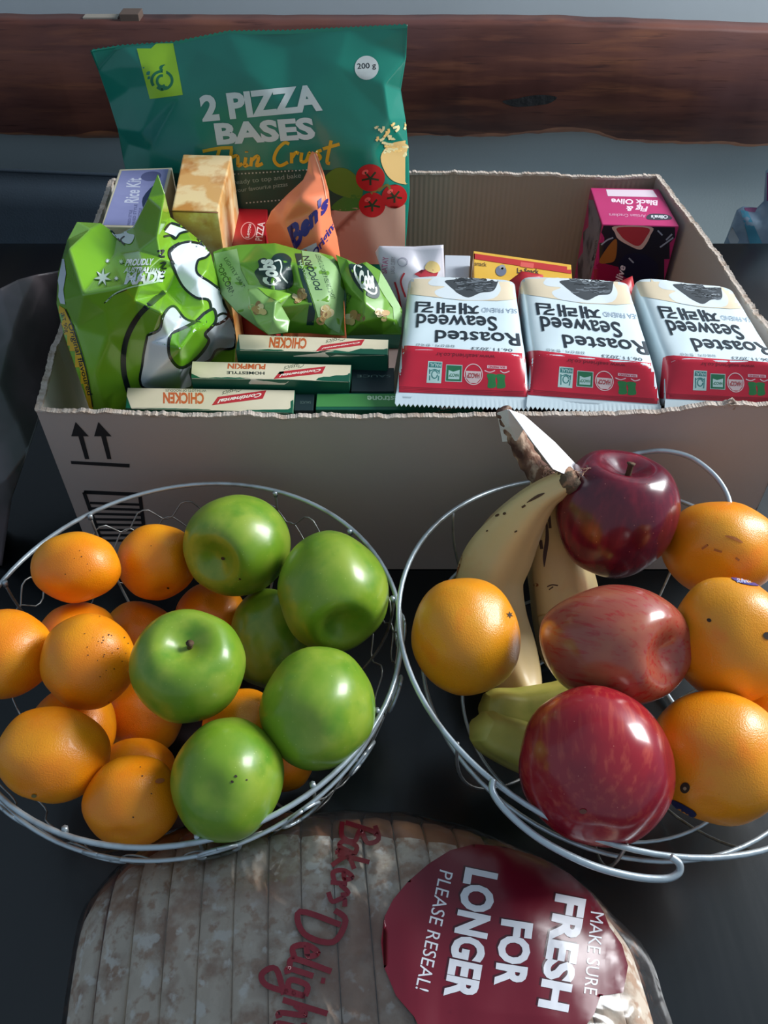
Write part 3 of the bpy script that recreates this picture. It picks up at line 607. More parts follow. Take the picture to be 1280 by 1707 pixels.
poly(ell(*c3([(900, 290)])[0], 16, 38, -0.62), T, DKT, pc2, 'printed_logo', 2)
strokes([[(x, y) for x, y in ell(*c3([(905, 292)])[0], 10, 28, -0.62, 24)[3:22]]], 3, T, ink((226, 234, 220)), pc2, 'printed_logo', 3)
text('Cobs', T, c3([(880, 345)])[0], c3([(960, 345)])[0], c3([(865, 240)])[0], ink((226, 234, 220)), pc2, bold=.06, shear=0.2, level=4)
for p in ((845, 495, 16), (1000, 480, 13)): x, y = c3([p[:2]])[0]; popcorn(x, y, p[2], T, pc2)
text('GLUTEN FREE 365', T, c3([(830, 380)])[0], c3([(790, 480)])[0], c3([(805, 360)])[0], DKT, pc2, level=2)
OFF[:] = [0.00008, 0.00005]
# --- soup boxes
M_green = mat('soup_box_green', (16, 92, 66), 0.4, var=[(14, (14, 78, 58), 0.4, 0.65)])
M_dteal = mat('dark_teal_card', (22, 44, 46), 0.45, var=[(14, (16, 34, 38), 0.4, 0.6)])
RD = ink((186, 42, 52)); OR = ink((196, 96, 50)); GRN = ink((60, 80, 60))
def soup(name_l, quad, tab, z, words, label, top_m=M_cream, zb=ZB):
    b = thing('soup_box', label, 'box', Pz(quad[0][0], quad[0][1], z) * 1.0, 'instant soup boxes')
    q = top_quad(quad, z); bd = prism('carton_body', q, zb, M_green, b, 0.0006)
    T_ = bvh(bd)
    poly([(quad[0][0]+1, quad[0][1]+1), (quad[1][0]-1, quad[1][1]+1), (quad[2][0], quad[2][1]+1)] + tab + [(quad[3][0], quad[3][1]+1)], T_, top_m, b, 'top_flap', 2, False, 20)
    return b, T_
def logo(T_, b, x0, y0, x1, y1, h, lv=3):
    """red ribbon reading upside down from x1 towards x0"""
    poly([(x0-4, y0+h), (x0+6, y0), (x1+2, y1-2), (x1-4, y1+h-2)], T_, RD, b, 'printed_ribbon', lv, False, 20)
    text('Continental', T_, (x1-5, y1+2), (x0+8, y0+4), (x1-8, y1+h-5), ink((238, 228, 214)), b, bold=.03, shear=.15, level=lv+1)
    text('Classics', T_, (x0+48, y1-9), (x0+14, y0-9), (x0+46, y1-1), GRN, b, shear=.2, level=lv)
b3, T = soup('', [(397, 557), (648, 566), (646, 591), (393, 583)], [(552, 594), (542, 587)][0:0] + [(552, 594), (540, 587)], 0.183, '', 'green and cream soup box in the back row of three, top lettered chicken')
poly([(480, 583), (490, 594), (548, 595), (556, 586)], T, M_cream, b3, 'top_flap', 3, False, 20)
text('CHICKEN', T, (512, 564), (450, 562), (510, 582), OR, b3, bold=.04, level=3); text('WITH LOTS OF NOODLES', T, (516, 560), (452, 558), (516, 563), GRN, b3, level=3)
logo(T, b3, 530, 576, 606, 568, 10)
b2, T = soup('', [(320, 602), (586, 608), (582, 636), (318, 630)], [(488, 640), (480, 634)][0:0] + [(484, 633)], 0.176, '', 'green and cream soup box in the middle of the stepped row, top lettered pumpkin')
poly([(404, 630), (416, 640), (474, 641), (486, 633)], T, M_cream, b2, 'top_flap', 3, False, 20)
text('PUMPKIN', T, (443, 607), (380, 606), (442, 616), OR, b2, bold=.04, level=3); text('HOMESTYLE', T, (441, 620), (378, 619), (441, 625), ink((30, 40, 36)), b2, bold=.03, level=3)
logo(T, b2, 460, 620, 541, 613, 12)
b1, T = soup('', [(212, 646), (492, 650), (488, 688), (209, 680)], [(380, 700), (300, 690)][0:0] + [(389, 685)], 0.1685, '', 'green and cream soup box closest to the torn front rim, top lettered chicken', zb=ZB)
text('CHICKEN', T, (340, 655), (272, 654), (340, 674), OR, b1, bold=.04, level=3); text('WITH LOTS OF NOODLES', T, (344, 650), (276, 649), (344, 654), GRN, b1, level=3)
logo(T, b1, 357, 662, 442, 653, 14)
b4 = thing('soup_box', 'green soup box lettered minestrone, under the seaweed packs by the front rim', 'box', Pz(660, 670, 0.165), 'instant soup boxes')
bd = prism('carton_body', top_quad([(528, 655), (806, 655), (806, 683), (526, 683)], 0.1665), ZB, M_green, b4, 0.0006); T = bvh(bd)
poly([(529, 657), (806, 657), (806, 678), (527, 678)], T, ink((70, 140, 72), 0.45), b4, 'top_flap', 1, False, 30)
text('Minestrone', T, (690, 660), (612, 660), (690, 670), ink((190, 216, 180)), b4, bold=.02, level=2)
poly([(724, 688), (730, 674), (786, 672), (780, 680)], T, RD, b4, 'printed_ribbon', 2, False, 30)
text('Continental', T, (784, 674), (732, 679), (783, 680), ink((238, 228, 214)), b4, bold=.03, level=3)
for i, (q_, z_, lb) in enumerate((([(587, 613), (657, 613), (657, 652), (585, 652)], 0.168, 'dark green box wedged between the pumpkin soup box and the seaweed packs'), ([(492, 657), (524, 657), (522, 684), (490, 684)], 0.166, 'dark green box end beside the frontmost soup box'))):
    t_ = thing('meal_box', lb, 'box', Pz(q_[0][0], q_[0][1], z_)); bd = prism('carton_body', top_quad(q_, z_), ZB, M_dteal, t_, 0.0006)
    T = bvh(bd); text('SAUCE', T, (q_[1][0]-6, q_[0][1]+12), (q_[0][0]+8, q_[0][1]+12), (q_[1][0]-6, q_[0][1]+16), ink((90, 110, 104)), t_, level=1)
# --- carton under the seaweed packs
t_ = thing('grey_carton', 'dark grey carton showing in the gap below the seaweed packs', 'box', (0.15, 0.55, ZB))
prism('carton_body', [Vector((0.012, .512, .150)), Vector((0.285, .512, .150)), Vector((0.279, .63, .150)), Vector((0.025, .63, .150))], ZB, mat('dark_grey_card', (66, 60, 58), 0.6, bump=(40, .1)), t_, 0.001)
# --- seaweed packs
OFF[:] = [0.00020, 0.00006]
M_sw = mat('seaweed_pack_film', (220, 234, 238), 0.27, coat=0.35, bump=(16, 0.18), var=[(8, (208, 224, 230), 0.4, 0.7)])
REDF = ink((196, 34, 56), 0.25); CRM = ink((224, 206, 176), 0.3); BKT = ink((24, 34, 44)); 
def lerp2(a, b_, t_): return (a[0] + (b_[0]-a[0])*t_, a[1] + (b_[1]-a[1])*t_)
def ring_loft(name, rows, m, parent, e=5, seg=36, wr=0.0):
    vs, fs = [], []
    for ri, (Lp, Rp, th) in enumerate(rows):
        Lp, Rp = Vector(Lp), Vector(Rp); c = (Lp+Rp)/2; h = (Rp-Lp)/2
        for k in range(seg):
            a = 2*math.pi*k/seg; ca, sa = math.cos(a), math.sin(a)
            x = math.copysign(abs(ca)**(2/e), ca); z = math.copysign(abs(sa)**(2/e), sa)
            p = c + h*x + Vector((0, 0, -th/2 + th/2*z)); p += Vector((0, 0, wr*noise.noise(p*45)))*(1 if z > 0 else 0)
            vs.append(p)
    n = len(rows)
    for i in range(n-1):
        for k in range(seg): k2 = (k+1) % seg; fs.append((i*seg+k, i*seg+k2, (i+1)*seg+k2, (i+1)*seg+k))
    fs += [tuple(range(seg)), tuple((n-1)*seg+k for k in range(seg))[::-1]]
    return mesh(name, vs, fs, m, parent, True)
def seaweed(bl, br, ml, mr, fl, fr_, label):
    """pixels: back left/right, print boundary left/right, front seal left/right"""
    P_ = thing('seaweed_pack', label, 'packet', Pz(ml[0], ml[1], 0.15), 'roasted seaweed packs')
    zt, zm, zf = 0.187, 0.195, 0.174
    B0, B1, M0, M1, F0, F1 = Pz(*bl, zt), Pz(*br, zt), Pz(*ml, zm), Pz(*mr, zm), Py(*fl, .4775), Py(*fr_, .4775)
    down = Vector((0, 0, -1)); rows = []
    def add(a, b_, th, dz=0, inset=0):
        d = (b_-a)*inset; rows.append((a + d + down*dz, b_ - d + down*dz, th))
    ax = (B0-M0).normalized()
    rows.append((B0 + ax*0.004 + down*0.016, B1 + ax*0.004 + down*0.016, 0.002))
    rows.append((B0 + ax*0.0038 + down*0.006, B1 + ax*0.0038 + down*0.006, 0.026))
    rows.append((B0 + ax*0.002 + down*0.0015, B1 + ax*0.002 + down*0.0015, 0.034)); rows.append((B0, B1, 0.036))
    for t_ in (.15, .35, .55, .75, .9): rows.append((B0.lerp(M0, t_), B1.lerp(M1, t_), 0.037 + .006*math.sin(t_*3)))
    rows.append((M0, M1, 0.042))
    for t_, th, lift in ((.08, .040, .0006), (.3, .034, .0012), (.55, .024, .0010), (.75, .013, .0004), (.86, .004, 0), (.9, .0016, 0), (1, .0012, 0)):
        rows.append((M0.lerp(F0, t_) + Vector((0, 0, lift)), M1.lerp(F1, t_) + Vector((0, 0, lift)), th))
    # refine
    R2 = []
    for (a, b_, c_), (d_, e_, f_) in zip(rows, rows[1:]):
        for k in range(2): R2.append((a.lerp(d_, k/2), b_.lerp(e_, k/2), c_ + (f_-c_)*k/2))
    R2.append(rows[-1])
    o = ring_loft('film', R2, M_sw, P_, 6, 72, 0.0012); T_ = bvh(o)
    # unit frame of the printed top: u across, v from back (0) to print boundary (1), then 1..2 down the front
    def uv(u, v):
        if v <= 1: return lerp2(lerp2(bl, ml, v), lerp2(br, mr, v), u)
        return lerp2(lerp2(ml, fl, v-1), lerp2(mr, fr_, v-1), u)
    def upoly(pts, m, nm, lv=1, sm=False, cell=5): return poly([uv(*p) for p in pts], T_, m, P_, nm, lv, sm, cell)
    def utext(s, u0, u1, v0, v1, m, bold=0, lv=3):            # upside-down print: starts at u1, its top towards larger v
        text(s, T_, uv(u1, v0), uv(u0, v0), uv(u1, v1), m, P_, tr=uv(u0, v1), bold=bold, level=lv, cell=5)
    upoly([(-.04, 1.0), (0.0, .975), (.06, .965), (.5, .985), (1.04, 1.0), (1.05, 1.88), (-.05, 1.88)], REDF, 'printed_band', 1)
    upoly([(-.03, -.08), (1.03, -.08), (1.03, .26), (.8, .30), (.5, .31), (.2, .27), (-.03, .24)], CRM, 'printed_band', 1)
    upoly([(.38, -.08), (.2, .06), (.22, .12), (.34, .13), (.25, .2), (.34, .29), (.72, .29), (.84, .16), (.83, .0), (.95, -.08)], ink((214, 222, 226)), 'printed_plate', 2, True)
    sw = [(.34, .05), (.44, .02), (.42, -.05), (.6, -.07), (.83, -.05), (.82, .06), (.77, .17), (.66, .2), (.55, .27), (.46, .22), (.42, .17), (.38, .12)]
    upoly(sw, ink((58, 62, 66)), 'printed_seaweed', 3, True)
    R_ = random.Random(int(bl[0]))
    strokes([[uv(u, v), uv(u+.03, v+.008), uv(u+.07, v-.004)] for u, v in [(R_.uniform(.42, .72), R_.uniform(-.03, .18)) for _ in range(26)]], 1.5, T_, ink((108, 114, 120)), P_, 'printed_texture', 4)
    strokes([[uv(u, v), uv(u+.03, v-.008), uv(u+.06, v+.004)] for u, v in [(R_.uniform(.42, .72), R_.uniform(-.03, .18)) for _ in range(20)]], 1.5, T_, ink((30, 32, 36)), P_, 'printed_texture', 4)
    utext('재래김', .09, .64, .345, .50, BKT, .022)
    utext('SEA FRIEND', .66, .96, .40, .46, ink((150, 164, 180)))
    utext('Seaweed', .11, .78, .515, .71, BKT, .012)
    utext('Roasted', .27, .95, .73, .90, BKT, .012)
    utext('06.11.2023', .56, .88, .945, .985, ink((70, 76, 84)))
    utext('김원산지 : 한국산', .12, .43, .93, .965, ink((70, 84, 90)))
    utext('www.seafriend.co.kr', .28, .74, 1.06, 1.14, ink((120, 22, 38)))
    GP, PP = ink((36, 110, 72)), ink((178, 206, 200))
    upoly([(.225, 1.24), (.335, 1.24), (.332, 1.67), (.222, 1.67)], PP, 'printed_badge', 2); upoly([(.235, 1.26), (.33, 1.26), (.33, 1.36), (.233, 1.36)], ink((50, 120, 116)), 'printed_badge', 3)
    utext('HALAL', .24, .325, 1.28, 1.35, PP, .02, 4)
    strokes([[uv(.24, 1.4), uv(.245, 1.62)], [uv(.315, 1.4), uv(.31, 1.62)], [uv(.24, 1.44), uv(.28, 1.40), uv(.315, 1.44)]] + [[uv(.28+.022*math.cos(a/2), 1.5+.075*math.sin(a/2)) for a in range(13)]], 1.6, T_, ink((50, 120, 116)), P_, 'printed_badge', 3)
    upoly([(.365, 1.29), (.49, 1.29), (.488, 1.63), (.362, 1.63)], PP, 'printed_badge', 2); upoly([(.37, 1.305), (.485, 1.305), (.483, 1.615), (.368, 1.615)], GP, 'printed_badge', 3); upoly([(.385, 1.40), (.42, 1.43), (.47, 1.39), (.468, 1.58), (.384, 1.58)], PP, 'printed_badge', 4)
    utext('HACCP', .39, .465, 1.47, 1.53, GP, .02, 5)
    C_ = [(.575 + .068*math.cos(a*math.pi/12), 1.465 + .205*math.sin(a*math.pi/12)) for a in range(24)]
    strokes([[uv(*p) for p in C_ + C_[:1]]], 1.4, T_, ink((226, 196, 196)), P_, 'printed_ring', 3)
    upoly([(.515, 1.40), (.635, 1.40), (.63, 1.55), (.60, 1.64), (.55, 1.64), (.52, 1.55)], ink((214, 190, 188)), 'printed_badge', 2); utext('HACCP', .528, .622, 1.44, 1.54, ink((170, 60, 60)), .03, 4)
    for u0 in (.68, .75):
        upoly([(u0, 1.45), (u0+.065, 1.45), (u0+.062, 1.56), (u0+.065, 1.70), (u0+.005, 1.72), (u0+.008, 1.58)], ink((40, 120, 62)), 'printed_clover', 2, True)
    upoly([(.68, 1.27), (.83, 1.27), (.83, 1.33), (.68, 1.33)], ink((226, 190, 196)), 'printed_badge', 2); utext('SEA FRIEND', .69, .82, 1.28, 1.32, REDF, .02, 3)
    strokes([[uv(.66, 1.38), uv(.70, 1.41), uv(.74, 1.37)], [uv(.78, 1.37), uv(.81, 1.41), uv(.85, 1.37)]], 1.6, T_, ink((226, 190, 196)), P_, 'printed_star', 3)
    for v in (1.77, 1.80, 1.83, 1.86): strokes([[uv(-.01, v), uv(.5, v+.01), uv(1.01, v)]], 1.3, T_, ink((150, 20, 40)), P_, 'crimp_line', 3, False)
    # serrated seal
    vs, fs = [], []; n_ = 60
    for i in range(n_+1):
        u = i/n_; a, b_ = M0.lerp(F0, .92).lerp(M1.lerp(F1, .92), u), F0.lerp(F1, u) + (F0-M0).normalized()*(0.0065 if i % 2 else 0.0042)
        b_.y = max(b_.y, .4712)
        for z_ in (0, -.0005): vs += [a + Vector((0, 0, z_+.0004)), b_ + Vector((0, 0, z_+.0004))]
    for i in range(n_):
        a = i*4; fs += [(a, a+4, a+5, a+1), (a+2, a+3, a+7, a+6), (a+1, a+5, a+7, a+3), (a, a+2, a+6, a+4)]
    mesh('serrated_seal', vs, fs, M_sw, P_)
    return P_
seaweed((680, 461), (861, 466), (667, 580), (880, 590), (659, 664), (884, 672), 'red and white roasted seaweed pack next to the popcorn, its whole serrated seal showing')
seaweed((869, 459), (1052, 470), (886, 588), (1097, 607), (878, 668), (1102, 683), 'red and white roasted seaweed pack between the other two')
seaweed((1061, 462), (1228, 481), (1113, 597), (1308, 606), (1108, 674), (1314, 682), 'red and white roasted seaweed pack against the carton side wall, below the fig cracker box')
OFF[:] = [0.00024, 0.00009]
# --- white noodle packet, white card, yellow box
M_wf = mat('white_film', (206, 202, 210), 0.35, bump=(24, 0.2), coat=0.2)
wp = thing('white_packet', 'white soft packet with faint red print behind the popcorn', 'packet', (0.03, .68, ZB))
o = film_bag('film', [(625, 420, .665), (632, 410, .665), (690, 411, .665), (739, 408, .665), (741, 460, .66), (741, 560, .655), ('w', .06, .655, ZB), ('w', .0, .655, ZB), (668, 560, .64), (650, 500, .64), (632, 440, .655)], [(680, 440, .65), (715, 470, .645), (685, 500, .64), (660, 460, .645), (700, 540, .64)], 0.02, M_wf, wp, 3, 2, .0007, 50)
T = bvh(o)
text('SATAY', T, (645, 456), (648, 428), (635, 456), ink((180, 110, 140)), wp, bold=.02, level=2); text('LAKSA CURRY', T, (658, 456), (659, 428), (651, 456), ink((150, 140, 150)), wp, level=2)
strokes([ell(671, 437, 8, 7, 0, 16) + [ell(671, 437, 8, 7, 0, 16)[0]]], 1.2, T, ink((160, 156, 170)), wp, 'printed_ring', 2)
poly([(690, 457), (702, 450), (720, 449), (730, 454), (727, 460), (700, 462)], T, ink((178, 40, 52)), wp, 'printed_bowl', 2); poly([(708, 448), (715, 436), (728, 438), (733, 450), (722, 455)], T, ink((214, 186, 120)), wp, 'printed_noodles', 3, True)
strokes([[(674, 455), (668, 470), (676, 495)], [(658, 470), (664, 490), (668, 512)]], 3, T, ink((190, 50, 60)), wp, 'printed_swoosh', 2)
t_ = thing('white_carton', 'plain pale grey box corner beside the white packet', 'box', (.07, .69, ZB)); prism('carton_body', top_quad([(741, 425), (784, 426), (782, 462), (741, 462)], .150), ZB, mat('pale_card', (190, 196, 206), .5, bump=(60, .05)), t_, .0008)
M_yel = mat('yellow_card', (214, 164, 44), .4, var=[(12, (226, 178, 70), .4, .6)])
yb = thing('yellow_box', 'yellow box with a red stripe lying low in the carton before the fig cracker box', 'box', (.14, .70, ZB))
o = prism('carton_body', top_quad([(789, 418), (952, 441), (954, 472), (790, 472)], .165), ZB, M_yel, yb, .0008); T = bvh(o)
poly([(790, 423), (952, 446), (952, 457), (790, 432)], T, ink((186, 44, 42)), yb, 'printed_band', 1)
text('La Snack', T, (862, 456), (898, 458), (862, 447), ink((60, 40, 40)), yb, bold=.02, level=2); text('snack', T, (791, 443), (811, 445), (791, 436), ink((60, 40, 40)), yb, level=2)
poly([(868, 437), (890, 440), (889, 448), (867, 445)], T, ink((214, 90, 80)), yb, 'printed_badge', 2)
poly(ell(835, 452, 9, 9), T, ink((104, 110, 128)), yb, 'printed_shape', 2); poly(ell(837, 446, 5, 4), T, ink((150, 150, 150)), yb, 'printed_shape', 3)
# --- fig cracker box
OFF[:] = [0.00008, 0.00005]
M_mag = mat('magenta_card', (186, 40, 104), .4, var=[(10, (176, 34, 96), .4, .6)])
fg = thing('cracker_box', 'magenta and black fig cracker box standing in the back corner of the carton', 'box', (.25, .8, ZB))
q_ = top_quad([(984, 313), (1098, 315), (1132, 377), (1004, 374)], .172)
o = prism('carton_body', q_, ZB, M_mag, fg, .001); T = bvh(o)
poly([(1006, 376), (1131, 379), (1128, 410), (1118, 445), (1100, 480), (985, 480), (984, 440)], T, ink((30, 26, 40)), fg, 'printed_face', 1)
poly([(1000, 437), (1042, 448), (1056, 480), (982, 480), (984, 450)], T, ink((150, 18, 66)), fg, 'printed_face', 2)
poly([(1010, 316), (1088, 317), (1096, 329), (1013, 327)], T, ink((216, 196, 206)), fg, 'printed_strip', 1)
M_side = mat('grey_box_side', (120, 112, 122), .45, var=[(30, (60, 56, 66), .5, .6)])
poly([(983, 316), (1003, 376), (990, 440), (983, 470), (954, 470), (958, 440)], T, M_side, fg, 'printed_side', 1)
text('Fig &', T, (1080, 342), (1043, 341), (1080, 353), ink((240, 214, 226)), fg, bold=.03, shear=.2, level=2)
text('Black Olive', T, (1096, 334), (1018, 331), (1098, 343), ink((240, 214, 226)), fg, bold=.03, shear=.2, level=2)
text('Artisan Crackers', T, (1076, 358), (1015, 356), (1076, 363), ink((226, 170, 196)), fg, level=2)
poly([(1083, 357), (1112, 358), (1118, 366), (1080, 366)], T, ink((54, 50, 62)), fg, 'printed_badge', 2, True); text("Olina's", T, (1113, 359), (1085, 359), (1113, 365), ink((226, 226, 232)), fg, bold=.03, level=3)
poly([(1024, 377), (1085, 378), (1084, 392), (1076, 408), (1066, 416), (1046, 408), (1030, 398), (1025, 388)], T, ink((214, 170, 160)), fg, 'printed_fig', 2, True); poly([(1030, 379), (1080, 380), (1077, 395), (1064, 410), (1045, 402), (1034, 392)], T, ink((186, 52, 62)), fg, 'printed_fig', 3, True)
poly([(998, 436), (1018, 405), (1028, 400), (1026, 430), (1016, 438)], T, ink((158, 92, 40)), fg, 'printed_olive', 3, True); poly(ell(1064, 446, 34, 24, .2), T, ink((22, 22, 48)), fg, 'printed_olive', 3)
strokes([[(1002, 408), (1012, 400), (1022, 396)], [(1110, 400), (1120, 390)], [(1100, 412), (1122, 396)], [(1048, 430), (1056, 438)], [(1096, 384), (1104, 392)]], 2.5, T, ink((160, 160, 176)), fg, 'printed_texture', 4)
text('Olive', T, (1034, 482), (1043, 444), (1022, 478), ink((240, 214, 226)), fg, bold=.02, shear=.1, level=4)
text('Crackers', T, (993, 432), (996, 400), (987, 434), ink((30, 28, 36)), fg, level=3)
OFF[:] = [0.00024, 0.00009]
# red packet peeking between the seaweed packs and cracker box
rp = thing('red_pouch', 'small red pouch tip showing between the seaweed packs', 'pouch', (.17, .66, ZB))
film_bag('film', [(846, 470, .655), (870, 452, .66), (905, 458, .66), (910, 500, .65), ('w', .19, .65, ZB), ('w', .11, .65, ZB), (842, 500, .65)], [(875, 475, .645), (880, 495, .642)], .012, M_red, rp, 2)
rp = thing('red_pouch', 'small red pouch tip showing under the fig cracker box', 'pouch', (.24, .66, ZB))
film_bag('film', [(1018, 476, .67), (1054, 460, .675), (1062, 500, .66), ('w', .27, .655, ZB), ('w', .21, .655, ZB), (1012, 500, .66)], [(1040, 485, .655)], .01, M_red, rp, 2)
# ================================================================= WIRE BASKETS
M_wire = mat('chromed_wire', (186, 198, 204), .34, .55, bump=(200, .1), var=[(60, (150, 152, 152), .5, .75)])
M_wdull = mat('worn_wire', (160, 162, 160), .4, .7, var=[(80, (110, 100, 88), .5, .7)])
def bowl_r(z, R, zr, r0, z0):
    t_ = max(0, min(1, (z-z0)/(zr-z0))); return r0 + (R-r0)*(1-(1-t_)**2.2)**.75
def basket(label, C, R, zr, tilt, spokes, wavy, label_cat='basket'):
    b = thing('wire_basket', label, 'basket', (C[0], C[1], 0), 'wire fruit baskets')
    def P_(a, r_, z_): x, y = C[0] + r_*math.cos(a), C[1] + r_*math.sin(a); return Vector((x, y, z_ + (tilt[0]*(x-C[0]) + tilt[1]*(y-C[1]))*min(1, z_/zr)))
    N = 96
    tube('rim', [P_(2*math.pi*i/N, R, zr) for i in range(N)], .0016, M_wire, b, 10, True)
    tube('base_ring', [P_(2*math.pi*i/48, .062, .006) for i in range(48)], .0018, M_wire, b, 8, True)
    return b, P_
def spoke(b, P_, a, R, zr, r0=.062):
    pts = []
    for k in range(15):
        z_ = .006 + (zr-.006)*k/14; pts.append(P_(a, bowl_r(z_, R, zr, r0, .004), z_))
    tube('rib_wire', pts, .0010, M_wdull, b, 6)
    e = pts[-1]; tube('weld_cap', [e + Vector((0, 0, -.003)), e + Vector((-.001*math.cos(a), -.001*math.sin(a), .0015))], .0018, M_wire, b, 6)
CL, RL, ZL = (-.125, .313), .136, .12
lb, PL = basket('round chromed wire basket holding mandarins and green apples', CL, RL, ZL, (0, 0), [], True)
tube('lower_arc', [PL(math.radians(-150 + 125*i/48), .1366 + .001*math.sin(math.pi*i/48), .1195 - .0125*math.sin(math.pi*i/48)**.8) for i in range(49)], .0013, M_wire, lb, 8)
for px, py in ((148, 858), (462, 817), (645, 1000), (105, 1388), (524, 1312), (20, 975), (585, 885), (640, 1190), (330, 1412), (-10, 1210)):
    p = Pz(px, py, ZL); spoke(lb, PL, math.atan2(p.y-CL[1], p.x-CL[0]), RL-.002, ZL)
for (zc_, am, ph, kk) in ((.099, .0065, 0, 26), (.088, .006, math.pi, 26), (.060, .005, 0, 22)):
    pts = []
    for i in range(kk*8):
        a = 2*math.pi*i/(kk*8); s_ = math.sin(kk*a + ph); z_ = zc_ + am*math.copysign(abs(s_)**.6, s_); pts.append(PL(a, bowl_r(z_, RL-.002, ZL, .062, .004)+.0008, z_))
    tube('wavy_wire', pts, .0006, M_wdull, lb, 6, True)
# leaf-shaped wire loops on the outside under the rim
for a in (-2.2, -1.75, -1.3, -.95, -.6, -.25, .1):
    for s_ in (-1, 1):
        pts = [PL(a + s_*.085*math.sin(t_*math.pi/6), RL + .0005 - .0025*math.cos(t_*math.pi/6), .103 - .010*math.cos(t_*math.pi/6)) for t_ in range(7)]
        tube('leaf_loop', catmull(pts, 2), .0011, M_wire, lb, 6)
CR, RR, ZR = (.1555, .316), .1465, .1185
TL = (-.10, -.05)
rbk, PR = basket('round plain wire basket with loop handles holding bananas, red apples and oranges', CR, RR, ZR, TL, [], False)
tube('middle_ring', [PR(2*math.pi*i/80, .130, .075) for i in range(80)], .0014, M_wire, rbk, 8, True)
tube('middle_ring', [PR(2*math.pi*i/80, .100, .032) for i in range(80)], .0012, M_wire, rbk, 8, True)
for k in range(9):
    a = 2*math.pi*k/9 + .30; pts = [PR(a, bowl_r(.006 + (ZR-.006)*q/14, RR-.002, ZR, .062, .004), .006 + (ZR-.006)*q/14) for q in range(15)]
    if k in (4,): continue
    tube('rib_wire', pts, .0010, M_wdull, rbk, 6)
hb = [PR(math.radians(232), RR, ZR), Pd(824, 1325, .455)]
tube('handle', catmull([Pd(822, 1300, .437), Pd(822, 1322, .433), Pd(850, 1358, .425), Pd(905, 1402, .417), Pd(980, 1440, .412), Pd(1050, 1460, .411), Pd(1105, 1465, .412), Pd(1130, 1456, .413), Pd(1132, 1440, .414), Pd(1118, 1428, .415)], 6), .0019, M_wire, rbk, 10)
tube('handle', catmull([Pd(1020, 800, .605), Pd(1040, 765, .606), Pd(1075, 754, .605), Pd(1110, 752, .602), Pd(1150, 762, .598), Pd(1185, 787, .590), Pd(1207, 815, .582), Pd(1217, 845, .572), Pd(1216, 880, .562), Pd(1205, 900, .556)], 6), .0019, M_wire, rbk, 10)
# ================================================================= FRUIT
def cam_axis(r_, u, b_): v = CAMR*r_ + CAMU*u + CAMB*b_; return v.normalized()
def fruit_mesh(name, cen, ax, R, sa, sb, prof, m, parent, lobes=0, seg=56, rings=40, bumps=0.0):
    up = Vector(ax).normalized(); e1 = up.orthogonal().normalized(); e2 = up.cross(e1)
    sd = Vector((cen[0]*37, cen[1]*53, 2))
    vs, fs, lc = [], [], []
    for i in range(rings+1):
        t_ = math.pi*i/rings; r_, z_ = prof(t_)
        for k in range(seg):
            a = 2*math.pi*k/seg; q = 1 + lobes*math.cos(5*a)*(0.35+0.65*(1-math.cos(t_))/2)
            l = Vector((r_*math.cos(a)*q, r_*math.sin(a)*q, z_)); l *= 1 + bumps*noise.noise(l*1.6 + sd)
            lc.append(l*.5 + sd)
            p = e1*l.x + e2*l.y + up*l.z
            p = CAMR*(p.dot(CAMR)*sa) + CAMU*(p.dot(CAMU)*sb) + CAMB*p.dot(CAMB); vs.append(Vector(cen) + p*R)
            if i in (0, rings): break
    def idx(i, k): return 0 if i == 0 else (1 + (rings-1)*seg if i == rings else 1 + (i-1)*seg + k % seg)
    for i in range(rings):
        for k in range(seg):
            f = [idx(i, k), idx(i, k+1), idx(i+1, k+1), idx(i+1, k)]
            fs.append([x for j, x in enumerate(f) if x not in f[:j]])
    o = mesh(name, vs, fs, m, parent, True); at = o.data.attributes.new('lc', 'FLOAT_VECTOR', 'POINT'); at.data.foreach_set('vector', [c for l in lc for c in l])
    return o
def _az(t_): return math.cos(t_) - .36*math.exp(-(t_/.40)**2) + .13*math.exp(-((math.pi-t_)/.38)**2)
_zs = [_az(math.pi*i/200) for i in range(201)]; _z0, _z1 = min(_zs), max(_zs)
def apple_prof(t_):
    r_ = math.sin(t_)*(.99 + .075*math.cos(t_)); return r_, .94*(2*(_az(t_)-_z0)/(_z1-_z0) - 1)
def citrus_prof(t_): return math.sin(t_), .94*math.cos(t_) - .05*math.exp(-(t_/.2)**2) + .02*math.exp(-((math.pi-t_)/.15)**2)
M_gapple = mat('green_apple_skin', (114, 150, 34), .33, coat=.15, sss=.1, attr='lc', bump=(9, .04), var=[(2.6, (142, 164, 54), .42, .66), (3.5, (92, 140, 30), .5, .72)], spots=(17, (156, 180, 84), .10))
M_rapple = mat('dark_red_apple_skin', (98, 12, 34), .24, coat=.35, attr='lc', var=[(5, (126, 22, 42), .45, .7, (3, 3, .6)), (2.5, (72, 10, 34), .45, .7)], spots=(14, (190, 110, 100), .07))
M_rapple2 = mat('striped_red_apple_skin', (158, 78, 62), .26, coat=.35, attr='lc', var=[(6, (160, 44, 40), .52, .64, (4.5, 4.5, .5)), (2.2, (176, 104, 72), .5, .72)])
M_rapple3 = mat('bright_red_apple_skin', (152, 22, 36), .24, coat=.35, attr='lc', var=[(6, (178, 66, 54), .5, .72, (3.5, 3.5, .5)), (2, (118, 14, 36), .48, .7)], spots=(15, (200, 110, 96), .06))
M_mand = mat('mandarin_peel', (240, 136, 8), .36, coat=.12, sss=.06, attr='lc', bump=(75, .22), var=[(1.6, (244, 158, 16), .4, .66)], spots=(26, (206, 112, 18), .10))
